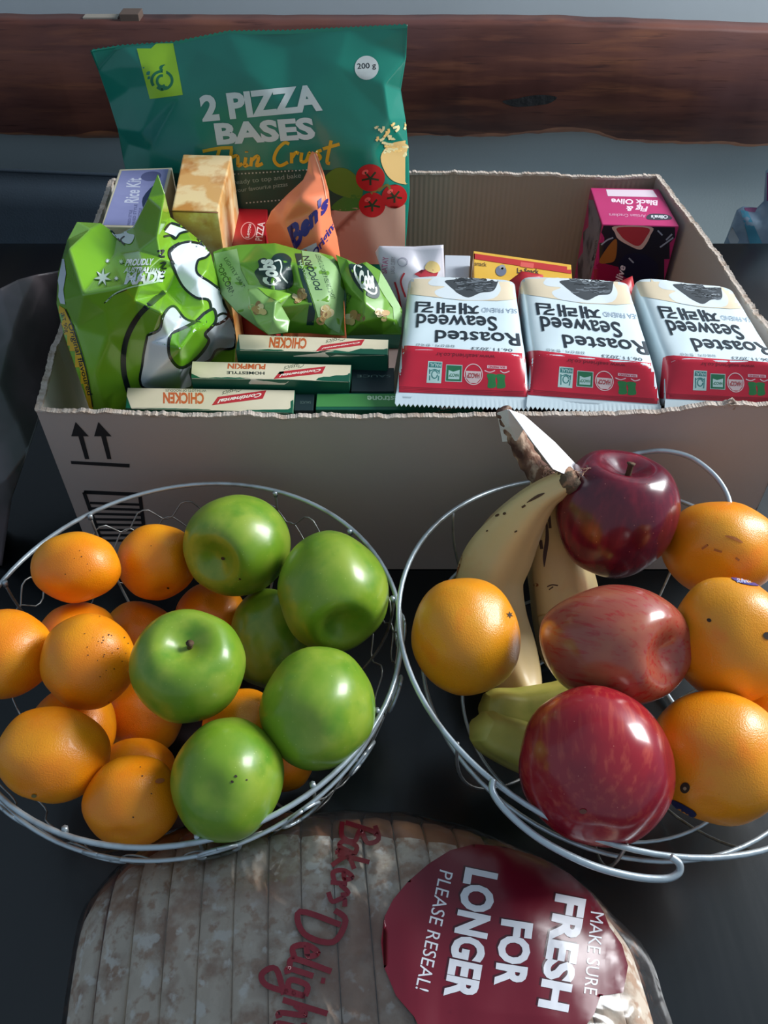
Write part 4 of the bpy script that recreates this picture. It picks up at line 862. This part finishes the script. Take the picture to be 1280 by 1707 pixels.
M_oran = mat('orange_peel', (236, 146, 14), .32, coat=.15, sss=.06, attr='lc', bump=(85, .2), var=[(1.6, (226, 154, 30), .4, .66), (3, (238, 130, 12), .55, .75)], spots=(30, (200, 104, 12), .10))
M_stem = mat('fruit_stem', (84, 62, 38), .8, bump=(400, .4)); M_scar = mat('dark_blemish', (48, 34, 22), .7); M_rus = mat('russet', (118, 66, 52), .6, attr=None)
def place(px, py, a, b_, z):
    p = Pz(px, py, z); R = depth(p)*math.sqrt(a*b_)/FPX*.985; return p, R, a/math.sqrt(a*b_), b_/math.sqrt(a*b_)
def apple(px, py, a, b_, z, ax, m, label, grp, stem=None, prof=None):
    p, R, sa, sb = place(px, py, a, b_, z); up = cam_axis(*ax)
    t_ = thing('apple', label, 'apple', p, grp); o = fruit_mesh('skin', p, up, R, sa, sb, prof or apple_prof, m, t_, .008, bumps=.04)
    if stem:
        s0 = p + up*R*.55; s1 = s0 + (up + cam_axis(*stem[:3])*.35).normalized()*R*stem[3] if len(stem) > 3 else s0 + up*R*.4
        tube('stem', catmull([s0, s0.lerp(s1, .5) + CAMR*R*.02, s1], 4), [R*.045]*4 + [R*.05]*4 + [R*.075], M_stem, t_, 8)
    return t_, bvh(o)
def citrus(nm, px, py, a, b_, z, ax, m, label, grp, R0=None, button=False, cat=None):
    if R0: p = Pz(px, py, z); R, sa, sb = R0, 1, 1
    else: p, R, sa, sb = place(px, py, a, b_, z)
    up = cam_axis(*ax); t_ = thing(nm, label, cat or nm, p, grp); o = fruit_mesh('peel', p, up, R, sa, sb, citrus_prof, m, t_, .004, bumps=.05)
    T_ = bvh(o)
    if button:
        q = p + up*R*.9; x, y = proj(q); poly(star(x, y, 6, 5), T_, mat('green_calyx', (110, 100, 50), .7), t_, 'calyx', 2, False, 3)
    return t_, T_
GM, GA, GO = 'mandarins in the wire basket', 'green apples in the wire basket', 'oranges in the wire basket'
def spots_on(T_, t_, pts):
    for x, y, r_ in pts: poly(ell(x, y, r_, r_*.75, .4, 10), T_, M_scar, t_, 'blemish', 1, False, 0)
t_, T = citrus('mandarin', 127, 945, 73, 60, .1326, (.2, .3, -.9), M_mand, 'mandarin touching the rim at the back of the basket, one bright highlight', GM)
spots_on(T, t_, [(136, 928, 1.2), (133, 918, .9), (109, 957, 1), (124, 931, .8), (146, 940, .8), (150, 951, .8)])
t_, T = citrus('mandarin', 262, 937, 66, 67, .1, (.35, -.75, .6), M_mand, 'mandarin with a puckered stem end, beside the rearmost green apple', GM)
spots_on(T, t_, [(280, 980, 2.2), (252, 910, .8)])
citrus('mandarin', 10, 1090, 76, 76, .1233, (-.3, .2, .8), M_mand, 'mandarin cut off by the picture edge', GM)
t_, T = citrus('mandarin', 148, 1102, 77, 84, .1293, (.1, .8, -.5), M_mand, 'yellow-orange mandarin on top of the pile, freckled and glossy', GM)
R_ = random.Random(3); spots_on(T, t_, [(R_.gauss(175, 18), R_.gauss(1085, 26), R_.uniform(.6, 1.3)) for _ in range(30)])
t_, T = citrus('mandarin', 88, 1257, 93, 83, .1195, (-.25, -.75, .3), M_mand, 'largest mandarin, wide and shiny, resting against the front rim', GM)
poly(ell(57, 1326, 4.5, 3, 0, 12), T, mat('green_calyx', (110, 100, 50), .7), t_, 'calyx', 2, False, 0)
t_, T = citrus('mandarin', 221, 1335, 80, 76, .1108, (0, -.4, .9), M_mand, 'deep orange mandarin touching the front green apple', GM)
spots_on(T, t_, [(222, 1362, 1.5), (237, 1294, 1.4), (252, 1323, 1.4), (234, 1279, 1)])
poly(ell(266, 1302, 8, 4, -.2, 14), T, mat('peel_scar', (190, 104, 60), .5), t_, 'blemish', 1, True, 0)
for px, py, z, R0, lb_ in ((130, 1068, .0882, .0265, 'mandarin half hidden behind the freckled yellow-orange one'), (232, 1062, .0532, .0265, 'mandarin low in the basket behind the stemmed green apple'), (352, 1030, .0493, .0265, 'mandarin low under the rearmost green apple'),
                           (226, 1302, .0622, .0265, 'mandarin just behind the deep orange front one'), (405, 1215, .092, .0245, 'mandarin peeping between three green apples'), (240, 1195, .0411, .0265, 'shaded mandarin at the bottom below the stemmed green apple'),
                           (122, 1213, .0727, .0265, 'mandarin squeezed between the freckled one and the largest one'), (470, 1262, .0500, .022, 'mandarin deep in shade between the two front green apples')):
    citrus('mandarin', px, py, 0, 0, z, (.2, .5, .6), M_mand, lb_, GM, R0)
t_, T = apple(400, 906, 88, 85, .120, (-.36, -.30, .88), M_gapple, 'rearmost green apple, hollow facing out, beside the puckered mandarin', GA)
spots_on(T, t_, [(400, 965, 2), (372, 931, 3.5)])
t_, T = apple(553, 980, 92, 98, .1221, (.24, -.62, .74), M_gapple, 'large pale green apple by the rim with a bright highlight', GA, (.1, .1, .1, .10))
t_, T = apple(315, 1115, 95, 92, .1484, (.12, .62, .76), M_gapple, 'green apple with a short stem on top of the pile, beside the mandarins', GA, (.5, .4, .2, .34))
apple(528, 1183, 97, 102, .131, (.2, .1, -.95), M_gapple, 'smooth green apple without a visible hollow, near the rim', GA)
t_, T = apple(377, 1300, 93, 103, .1275, (.1, -.1, -.9), M_gapple, 'green apple with two dark specks at the front of the basket', GA)
spots_on(T, t_, [(393, 1294, 2.6), (387, 1303, 2.8), (411, 1300, 1.6)])
apple(450, 1068, 70, 82, .0615, (.2, .8, -.3), M_gapple, 'shaded green apple lying low among the other green apples', GA)
t_, T = apple(1025, 860, 101, 103, .1375, (.08, .86, .48), M_rapple, 'dark purple-red apple with a stem at the back of the basket', 'red apples in the wire basket', (.3, .4, .1, .42))
t_, T = apple(1018, 1073, 120, 100, .1418, (.62, -.06, .78), M_rapple2, 'streaky brownish-red apple in the middle with its hollow turned sideways', 'red apples in the wire basket', (.2, .1, .3, .22))
t_, T = apple(992, 1275, 127, 131, .1356, (.12, .62, -.66), M_rapple3, 'largest bright red apple at the front of the basket', 'red apples in the wire basket', None, lambda q: (math.sin(q), math.cos(q) - .30*math.exp(-(q/.36)**2) + .05*math.exp(-((math.pi-q)/.3)**2)))
poly(ell(972, 1352, 6, 4, 0, 12), T, M_rus, t_, 'calyx', 2, True, 3)
t_, T = citrus('orange', 778, 1060, 95, 101, .120, (.72, .35, .5), M_oran, 'bright orange with a small dark stem scar beside the bananas', GO)
poly(star(849, 1025, 6.5, 6, .4), T, M_scar, t_, 'stem_scar', 1, False, 3)
t_, T = citrus('orange', 1200, 915, 95, 83, .1179, (.2, .5, -.8), M_oran, 'orange with a scuffed brown mark at the back of the basket', GO)
strokes([[(1208, 893), (1225, 898), (1238, 905)], [(1170, 915), (1180, 908)], [(1190, 916), (1203, 920)], [(1226, 930), (1232, 934)]], 5, T, mat('peel_scuff', (176, 104, 40), .5), t_, 'scuff_mark', 1, True, 4, True)
t_, T = citrus('orange', 1215, 1066, 94, 110, .1441, (.2, .5, -.8), M_oran, 'orange with a blue sticker between the other two oranges', GO)
poly([(1217, 963), (1228, 962), (1262, 963), (1272, 966), (1270, 976), (1255, 977), (1232, 972)], T, ink((46, 44, 130), .3), t_, 'fruit_sticker', 2, True, 4); text('SUNNY', T, (1228, 972), (1252, 974), (1228, 965), ink((180, 190, 226)), t_, bold=.02, level=3, cell=4)
spots_on(T, t_, [(1182, 1034, 4), (1279, 1060, 8)])
t_, T = citrus('orange', 1195, 1262, 112, 112, .1187, (-.4, -.5, .7), M_oran, 'largest orange at the front with a grey navel spot and sticker', GO)
poly(ell(1142, 1313, 8, 9, .3, 14), T, M_scar, t_, 'navel', 1, True, 3); poly(ell(1142, 1314, 3, 3, 0, 10), T, mat('pale_navel', (160, 140, 110), .5), t_, 'navel', 2, False, 0)
poly([(1110, 1332), (1130, 1336), (1160, 1354), (1152, 1362), (1122, 1350)], T, ink((34, 42, 88), .3), t_, 'fruit_sticker', 2, True, 4)
citrus('orange', 1305, 1195, 0, 0, .090, (.2, .5, .6), M_oran, 'orange barely showing behind the other oranges at the picture edge', GO, .034)
# --- bananas
M_ban = mat('banana_peel', (224, 198, 142), .45, coat=.1, var=[(14, (210, 182, 126), .4, .65), (16, (222, 164, 112), .58, .74)], bump=(60, .08))
M_ban2 = mat('green_banana_peel', (196, 186, 92), .45, var=[(30, (158, 160, 70), .45, .7)], bump=(60, .08))
M_bst = mat('dry_banana_stem', (128, 92, 74), .9, bump=(160, 1.0, (1, 1, .25)), var=[(150, (196, 168, 146), .5, .66, (1, 1, .25)), (60, (78, 50, 42), .5, .66)])
def pent(a): return 1 + .10*math.cos(5*a + .6)
bb = thing('banana_bunch', 'ripening banana bunch with a dry brown stem and white tape, standing in the basket', 'bananas', (.12, .38, .05))
def banana(path, rad, m):
    P_ = catmull([Py(*p) for p in path], 6); r_ = [v.x for v in catmull([(q, 0, 0) for q in rad], 6)]
    return tube('banana', P_, r_, m, bb, 20, False, pent)
ba1 = banana([(955, 797, .402), (935, 808, .402), (905, 826, .402), (872, 862, .403), (838, 912, .400), (815, 965, .388), (822, 1030, .368), (845, 1095, .340), (870, 1150, .31), (885, 1175, .296)], [.0068, .0085, .0105, .0160, .0225, .0235, .0230, .021, .014, .005], M_ban)
ba2 = banana([(905, 800, .422), (907, 835, .424), (912, 880, .424), (925, 925, .418), (938, 985, .400), (945, 1040, .38), (950, 1090, .35), (955, 1130, .33)], [.008, .0105, .0135, .0215, .0245, .0245, .02, .008], M_ban)
ba3 = banana([(985, 1150, .300), (930, 1180, .292), (870, 1190, .288), (825, 1182, .286), (806, 1178, .286)], [.012, .0165, .0165, .0130, .0085], M_ban2)
ba4 = banana([(975, 1290, .262), (920, 1262, .266), (870, 1240, .268), (820, 1222, .268), (800, 1212, .268)], [.012, .0165, .0170, .0135, .0095], M_ban2)
T = bvh(ba1); spb = mat('banana_speck', (84, 54, 32), .6)
strokes([[(878, 838), (895, 828), (908, 822)], [(870, 846), (876, 842)]], 5, T, spb, bb, 'brown_streak', 1, True, 4, True)
for x, y, a, b_ in ((829, 859, 4, 2), (841, 856, 3, 2), (860, 886, 3, 1.5), (812, 885, 2, 1)): poly(ell(x, y, a, b_, -.5, 8), T, spb, bb, 'brown_streak', 1, False, 0)
poly([(758, 955), (770, 905), (776, 900), (768, 940), (760, 965)], T, mat('banana_rust', (150, 90, 50), .6), bb, 'brown_streak', 1, False, 5)
T = bvh(ba2); strokes([[(910, 860), (912, 895), (908, 925), (907, 945)], [(901, 900), (903, 915)], [(914, 850), (917, 880)]], 7, T, mat('banana_bruise', (74, 50, 50), .6), bb, 'brown_streak', 1, True, 4, True)
strokes([[(912, 978), (920, 975), (930, 976)], [(915, 983), (922, 978)]], 2, T, spb, bb, 'brown_streak', 1)
poly(ell(894, 975, 4, 3), T, mat('banana_rust', (150, 90, 50), .6), bb, 'brown_streak', 1, False, 0)
tube('stem', catmull([Py(838, 684, .448), Py(850, 705, .446), Py(862, 730, .444), Py(880, 765, .436), Py(900, 792, .426), Py(915, 812, .420)], 5), [.0055 + .0035*i/25 + .0006*math.sin(i*2.1) for i in range(26)], M_bst, bb, 14)
cs = [Py(940, 806, .402), Py(952, 800, .402), Py(962, 793, .403)]
tube('stem', cs, [.0085, .0095, .0078], mat('cut_banana_end', (92, 78, 62), .9, bump=(200, 1.0), var=[(120, (170, 130, 104), .5, .62)]), bb, 14)
vs, fs = [], []
R_ = random.Random(5)
for base_, n_, sc in ((cs[2], 30, .006), (Py(908, 785, .424), 26, .007)):
    for i in range(n_):
        d = Vector((R_.uniform(-.3, 1), R_.uniform(-.8, .2), R_.uniform(-.7, .7))).normalized(); s_ = base_ + Vector((R_.uniform(-.004, .004), R_.uniform(-.004, .003), R_.uniform(-.005, .005)))
        a_, b_ = tube_data([s_, s_ + d*sc*.5, s_ + d*sc + Vector((0, 0, R_.uniform(-.002, .002)))], .0003, 4, False, None, len(vs)); vs += a_; fs += b_
o = mesh('frayed_fibres', vs, fs, mat('pale_fibre', (186, 150, 128), .9), bb); o['kind'] = 'stuff'
M_tape = mat('white_paper_tape', (232, 230, 232), .6, bump=(70, .15))
def sheet(name, pts, faces, m, parent, th=.0004):
    P_ = [Py(*p) for p in pts]; o = mesh(name, P_, faces, m, parent); mo = o.modifiers.new('s', 'SOLIDIFY'); mo.thickness = th; return o
sheet('tape', [(829, 688, .446), (846, 682, .437), (866, 698, .438), (872, 716, .436), (862, 734, .437), (838, 736, .446), (834, 715, .447), (850, 710, .436)], [(0, 1, 7, 6), (1, 2, 3, 7), (7, 3, 4), (6, 7, 4, 5)], M_tape, bb)
sheet('tape', [(848, 682, .437), (874, 692, .440), (925, 737, .434), (967, 781, .424), (968, 793, .418), (955, 796, .404), (922, 782, .396), (890, 740, .402), (866, 706, .420), (908, 728, .420), (938, 765, .408)],
      [(0, 1, 9, 8), (1, 2, 10, 9), (2, 3, 4, 10), (4, 5, 10), (5, 6, 10), (6, 7, 9, 10), (7, 8, 9)], M_tape, bb)
# ================================================================= BREAD LOAF IN A BAG
M_crust = mat('floured_bread_crust', (218, 202, 182), .8, bump=(120, .8), var=[(14, (222, 210, 192), .42, .60), (60, (168, 132, 106), .50, .66), (14, (176, 132, 100), .54, .74), (160, (186, 152, 126), .52, .64), (110, (236, 230, 220), .58, .66), (7, (160, 112, 84), .60, .72, (1, 1.6, 1))])
M_crumb = mat('bread_crumb', (212, 192, 160), .9, bump=(200, .4))
M_crustb = mat('brown_side_crust', (150, 94, 60), .7, bump=(90, .4), var=[(20, (176, 126, 90), .42, .62)])
lf = thing('bread_loaf', 'sliced floury white bread loaf in a clear printed plastic bag', 'bread', (0, .12, 0))
X0, X1 = -.163, .136; NS = 17
def loaf_sec(x, grow=0.0):
    """centre y, half depth, top height at x"""
    u = (x-X0)/(X1-X0); e = max(0.0, 1 - abs(2*u-1)**2.9); k = .50 + .50*e**.6
    yc = .126 - .018*(u-.5) - .010*(1-e); return yc, .090*k + grow, .100*(.66 + .34*e**.6) + grow
def loaf_ring(x, grow, seg=40, j=0, dx=0):
    yc, hd, zt = loaf_sec(x, grow); R = []
    for k in range(seg):
        a = 2*math.pi*k/seg; ca, sa = math.cos(a), math.sin(a)
        yy_ = math.copysign(abs(ca)**.72, ca)*hd; zz = zt/2 + math.copysign(abs(sa)**.70, sa)*zt/2
        p = Vector((x + dx - .10*(yy_), yc + yy_ + .02*x, max(zz, .0015))); nz = .0022*noise.noise(p*38 + Vector((j, 0, 0))) + .004*noise.noise(p*11)
        R.append(p + Vector((0, ca, sa if zz > .01 else 0))*nz)
    return R
pitch = (X1-X0)/NS
for i in range(NS):
    xa, xb = X0 + i*pitch + .0002, X0 + (i+1)*pitch - .0002; seg = 40
    prof = [(xa, -.0022), (xa+.0010, -.0003), ((xa+xb)/2, .0003), (xb-.0010, -.0003), (xb, -.0022)]
    R_ = random.Random(i); off = R_.uniform(-.0007, .0007); vs, fs, mi = [], [], []
    for xx, g_ in prof: vs += loaf_ring(xx, g_ + off, seg, i)
    for q_ in range(4):
        for k in range(seg): fs.append((q_*seg+k, q_*seg+(k+1) % seg, (q_+1)*seg+(k+1) % seg, (q_+1)*seg+k)); mi.append(0 if seg*.10 < k < seg*.42 else 1)
    fs += [tuple(range(seg)), tuple(4*seg+k for k in range(seg))]; mi += [2, 2]
    if i in (0, NS-1): mi[-2:] = [1, 1]
    o = mesh('bread_slice', vs, fs, M_crust, lf, True); o.data.materials.append(M_crustb); o.data.materials.append(M_crumb)
    for p, q in zip(o.data.polygons, mi): p.material_index = q
def film_mat(name, haze, tint):
    m = bpy.data.materials.new(name); m.use_nodes = True; N = m.node_tree.nodes; L = m.node_tree.links; N.remove(N['Principled BSDF']); out = N['Material Output']
    tr = N.new('ShaderNodeBsdfTransparent'); gl = N.new('ShaderNodeBsdfGlossy'); gl.inputs['Roughness'].default_value = .12; df = N.new('ShaderNodeBsdfDiffuse'); df.inputs[0].default_value = lin(tint)
    fr = N.new('ShaderNodeFresnel'); fr.inputs[0].default_value = 1.45; m1, m2 = N.new('ShaderNodeMixShader'), N.new('ShaderNodeMixShader'); m1.inputs[0].default_value = haze
    tc = N.new('ShaderNodeTexCoord'); no = N.new('ShaderNodeTexNoise'); no.inputs['Scale'].default_value = 28; no.inputs['Distortion'].default_value = 1.2; L.new(tc.outputs['Object'], no.inputs[0])
    bp_ = N.new('ShaderNodeBump'); bp_.inputs['Strength'].default_value = .6; bp_.inputs['Distance'].default_value = .004; L.new(no.outputs[0], bp_.inputs['Height'])
    L.new(bp_.outputs[0], gl.inputs['Normal']); L.new(bp_.outputs[0], fr.inputs['Normal'])
    L.new(tr.outputs[0], m1.inputs[1]); L.new(df.outputs[0], m1.inputs[2]); L.new(fr.outputs[0], m2.inputs[0]); L.new(m1.outputs[0], m2.inputs[1]); L.new(gl.outputs[0], m2.inputs[2]); L.new(m2.outputs[0], out.inputs[0])
    return m
vs, fs = [], []; seg = 72; K = 70
for i in range(K+1):
    x = X0 - .004 + (X1 - X0 + .013)*i/K; xc = min(max(x, X0+.002), X1-.002); g_ = .0035 if x < X1 else .0035 - (x-X1)*.9
    R = loaf_ring(xc, g_ - (.02 if i == 0 else 0), seg, 0, x-xc)
    for k, p in enumerate(R):
        wv = .0012*noise.noise(Vector((p.x*70, p.y*25, p.z*25))) + (.003*noise.noise(Vector((p.x*30, p.y*60, 3))) if x > X1-.02 else 0)
        vs.append(p + Vector((0, 0, abs(wv))))
for i in range(K):
    for k in range(seg): fs.append((i*seg+k, i*seg+(k+1) % seg, (i+1)*seg+(k+1) % seg, (i+1)*seg+k))
fs += [tuple(range(seg)), tuple(K*seg+k for k in range(seg))]
film = mesh('clear_film', vs, fs, film_mat('clear_film', .05, (170, 175, 180)), lf, True)
T = bvh(film)
MAR = ink((104, 14, 34), .28); LT = ink((214, 214, 220), .35); SH = ink((58, 10, 24), .3)
poly([(705, 1726), (690, 1695), (660, 1660), (640, 1612), (635, 1570), (640, 1530), (655, 1500), (680, 1470), (715, 1440), (750, 1418), (790, 1408), (840, 1412), (900, 1430), (950, 1458), (985, 1490), (1005, 1520), (1015, 1545), (1036, 1575), (1046, 1610), (1038, 1655), (1000, 1660), (990, 1690), (965, 1726)], T, MAR, lf, 'printed_seal', 1, False, 8)
def vtext(s, x0, y0, x1, y1, h, m, bold=0, lv=3, shear=0, nm='lettering'):   # reads downwards, tops to the right
    text(s, T, (x0, y0), (x1, y1), (x0+h, y0 + h*(x0-x1)/max(1, (y1-y0))*1.0 + 2), m, lf, bold=bold, level=lv, shear=shear, name=nm, cell=6)
vtext('PLEASE RESEAL!', 733, 1450, 692, 1648, 22, LT, 0)
for dx, mm, lv in ((-3, SH, 2), (0, LT, 3)):
    vtext('LONGER', 775+dx, 1446+dx, 738+dx, 1660+dx, 56, mm, .045, lv)
    vtext('FOR', 835+dx, 1532+dx, 822+dx, 1642+dx, 54, mm, .045, lv)
    vtext('FRESH', 925+dx, 1490+dx, 895+dx, 1678+dx, 52, mm, .045, lv)
vtext('MAKE SURE', 984, 1520, 972, 1656, 22, LT, 0)
SC_ = ink((84, 10, 24), .3)
# handwritten shop name, read downwards
def hw(lines, ox, oy, s, rot): 
    c_, s_ = math.cos(rot), math.sin(rot); return [[(ox + (x*c_ - y*s_)*s, oy + (x*s_ + y*c_)*s) for x, y in l] for l in lines]
B_ = [[(0, 0), (1, -9), (3, -10)], [(-2, -9), (4, -11), (7, -8), (2, -5), (8, -4), (7, 0), (0, 1)]]
a1 = [[(5, -5), (1, -5), (0, -1), (3, 0), (5, -5), (5, 0), (7, 0)]]
k1 = [[(0, -10), (0, 0)], [(5, -6), (0, -3), (6, 1)]]
e1_ = [[(0, -3), (4, -4), (2, -6), (0, -3), (2, 0), (6, -1)]]
r1 = [[(0, -5), (1, 0)], [(1, -3), (4, -6), (6, -4)]]
s1_ = [[(5, -6), (1, -5), (4, -2), (0, 0)]]
D_ = [[(2, -10), (0, 0), (8, -2), (9, -9), (0, -11), (-3, -8)]]
l1 = [[(2, -10), (0, -1), (3, 0)]]
i1 = [[(1, -6), (0, 0), (2, 0)], [(2, -9), (2, -8)]]
g1 = [[(5, -5), (1, -5), (0, -1), (4, -1), (5, -5), (4, 4), (0, 6), (-3, 3), (6, 0)]]
h1 = [[(2, -11), (0, 0)], [(1, -3), (4, -6), (5, 0), (7, 0)]]
t1 = [[(2, -9), (1, 0), (4, 0)], [(-1, -6), (5, -7)]]
def word(letters, ox, oy, s, rot):
    out = []; c_, s_ = math.cos(rot), math.sin(rot); x = 0
    for L_, adv in letters: out += hw([[(a, b*1.6) for a, b in l] for l in L_], ox + x*c_*s, oy + x*s_*s, s, rot); x += adv
    return out
rt = math.radians(104)
strokes(word([(B_, 9), (a1, 7), (k1, 7), (e1_, 6), (r1, 6), (s1_, 6)], 576, 1372, 3.4, rt), 8, T, SC_, lf, 'lettering', 2, True, 6)
strokes(word([(D_, 12), (e1_, 6), (l1, 4), (i1, 4), (g1, 8), (h1, 8), (t1, 6)], 500, 1520, 4.4, math.radians(101)), 10, T, SC_, lf, 'lettering', 2, True, 6)
# ================================================================= PLASTIC SHOPPING BAG BESIDE THE CARTON
M_pb = mat('smoky_plastic', (128, 114, 118), .35, coat=.1, bump=(12, .3), var=[(5, (60, 66, 62), .42, .62)])
sb = thing('shopping_bag', 'dark smoky plastic shopping bag slumped beside the carton', 'bag', (-.36, .55, 0))
film_bag('film', [(-60, 500, .60), (0, 481, .60), (30, 466, .62), (60, 458, .64), (105, 450, .66), (116, 520, .66), (100, 600, .61), (76, 665, .555), (60, 715, .52), (48, 750, .50), (20, 830, .48), ('w', -.33, .47, .002), ('w', -.52, .47, .002), (-170, 900, .48), (-170, 600, .55)],
         [(40, 500, .60), (20, 560, .565), (70, 560, .60), (50, 620, .56), (0, 640, .53), (30, 700, .515), (-20, 760, .49), (-60, 640, .52), (-80, 850, .47), (10, 800, .482)], .08, M_pb, sb, 4, 2, .003, 22, zmin=.001)
bpy.data.objects.remove(_fo)
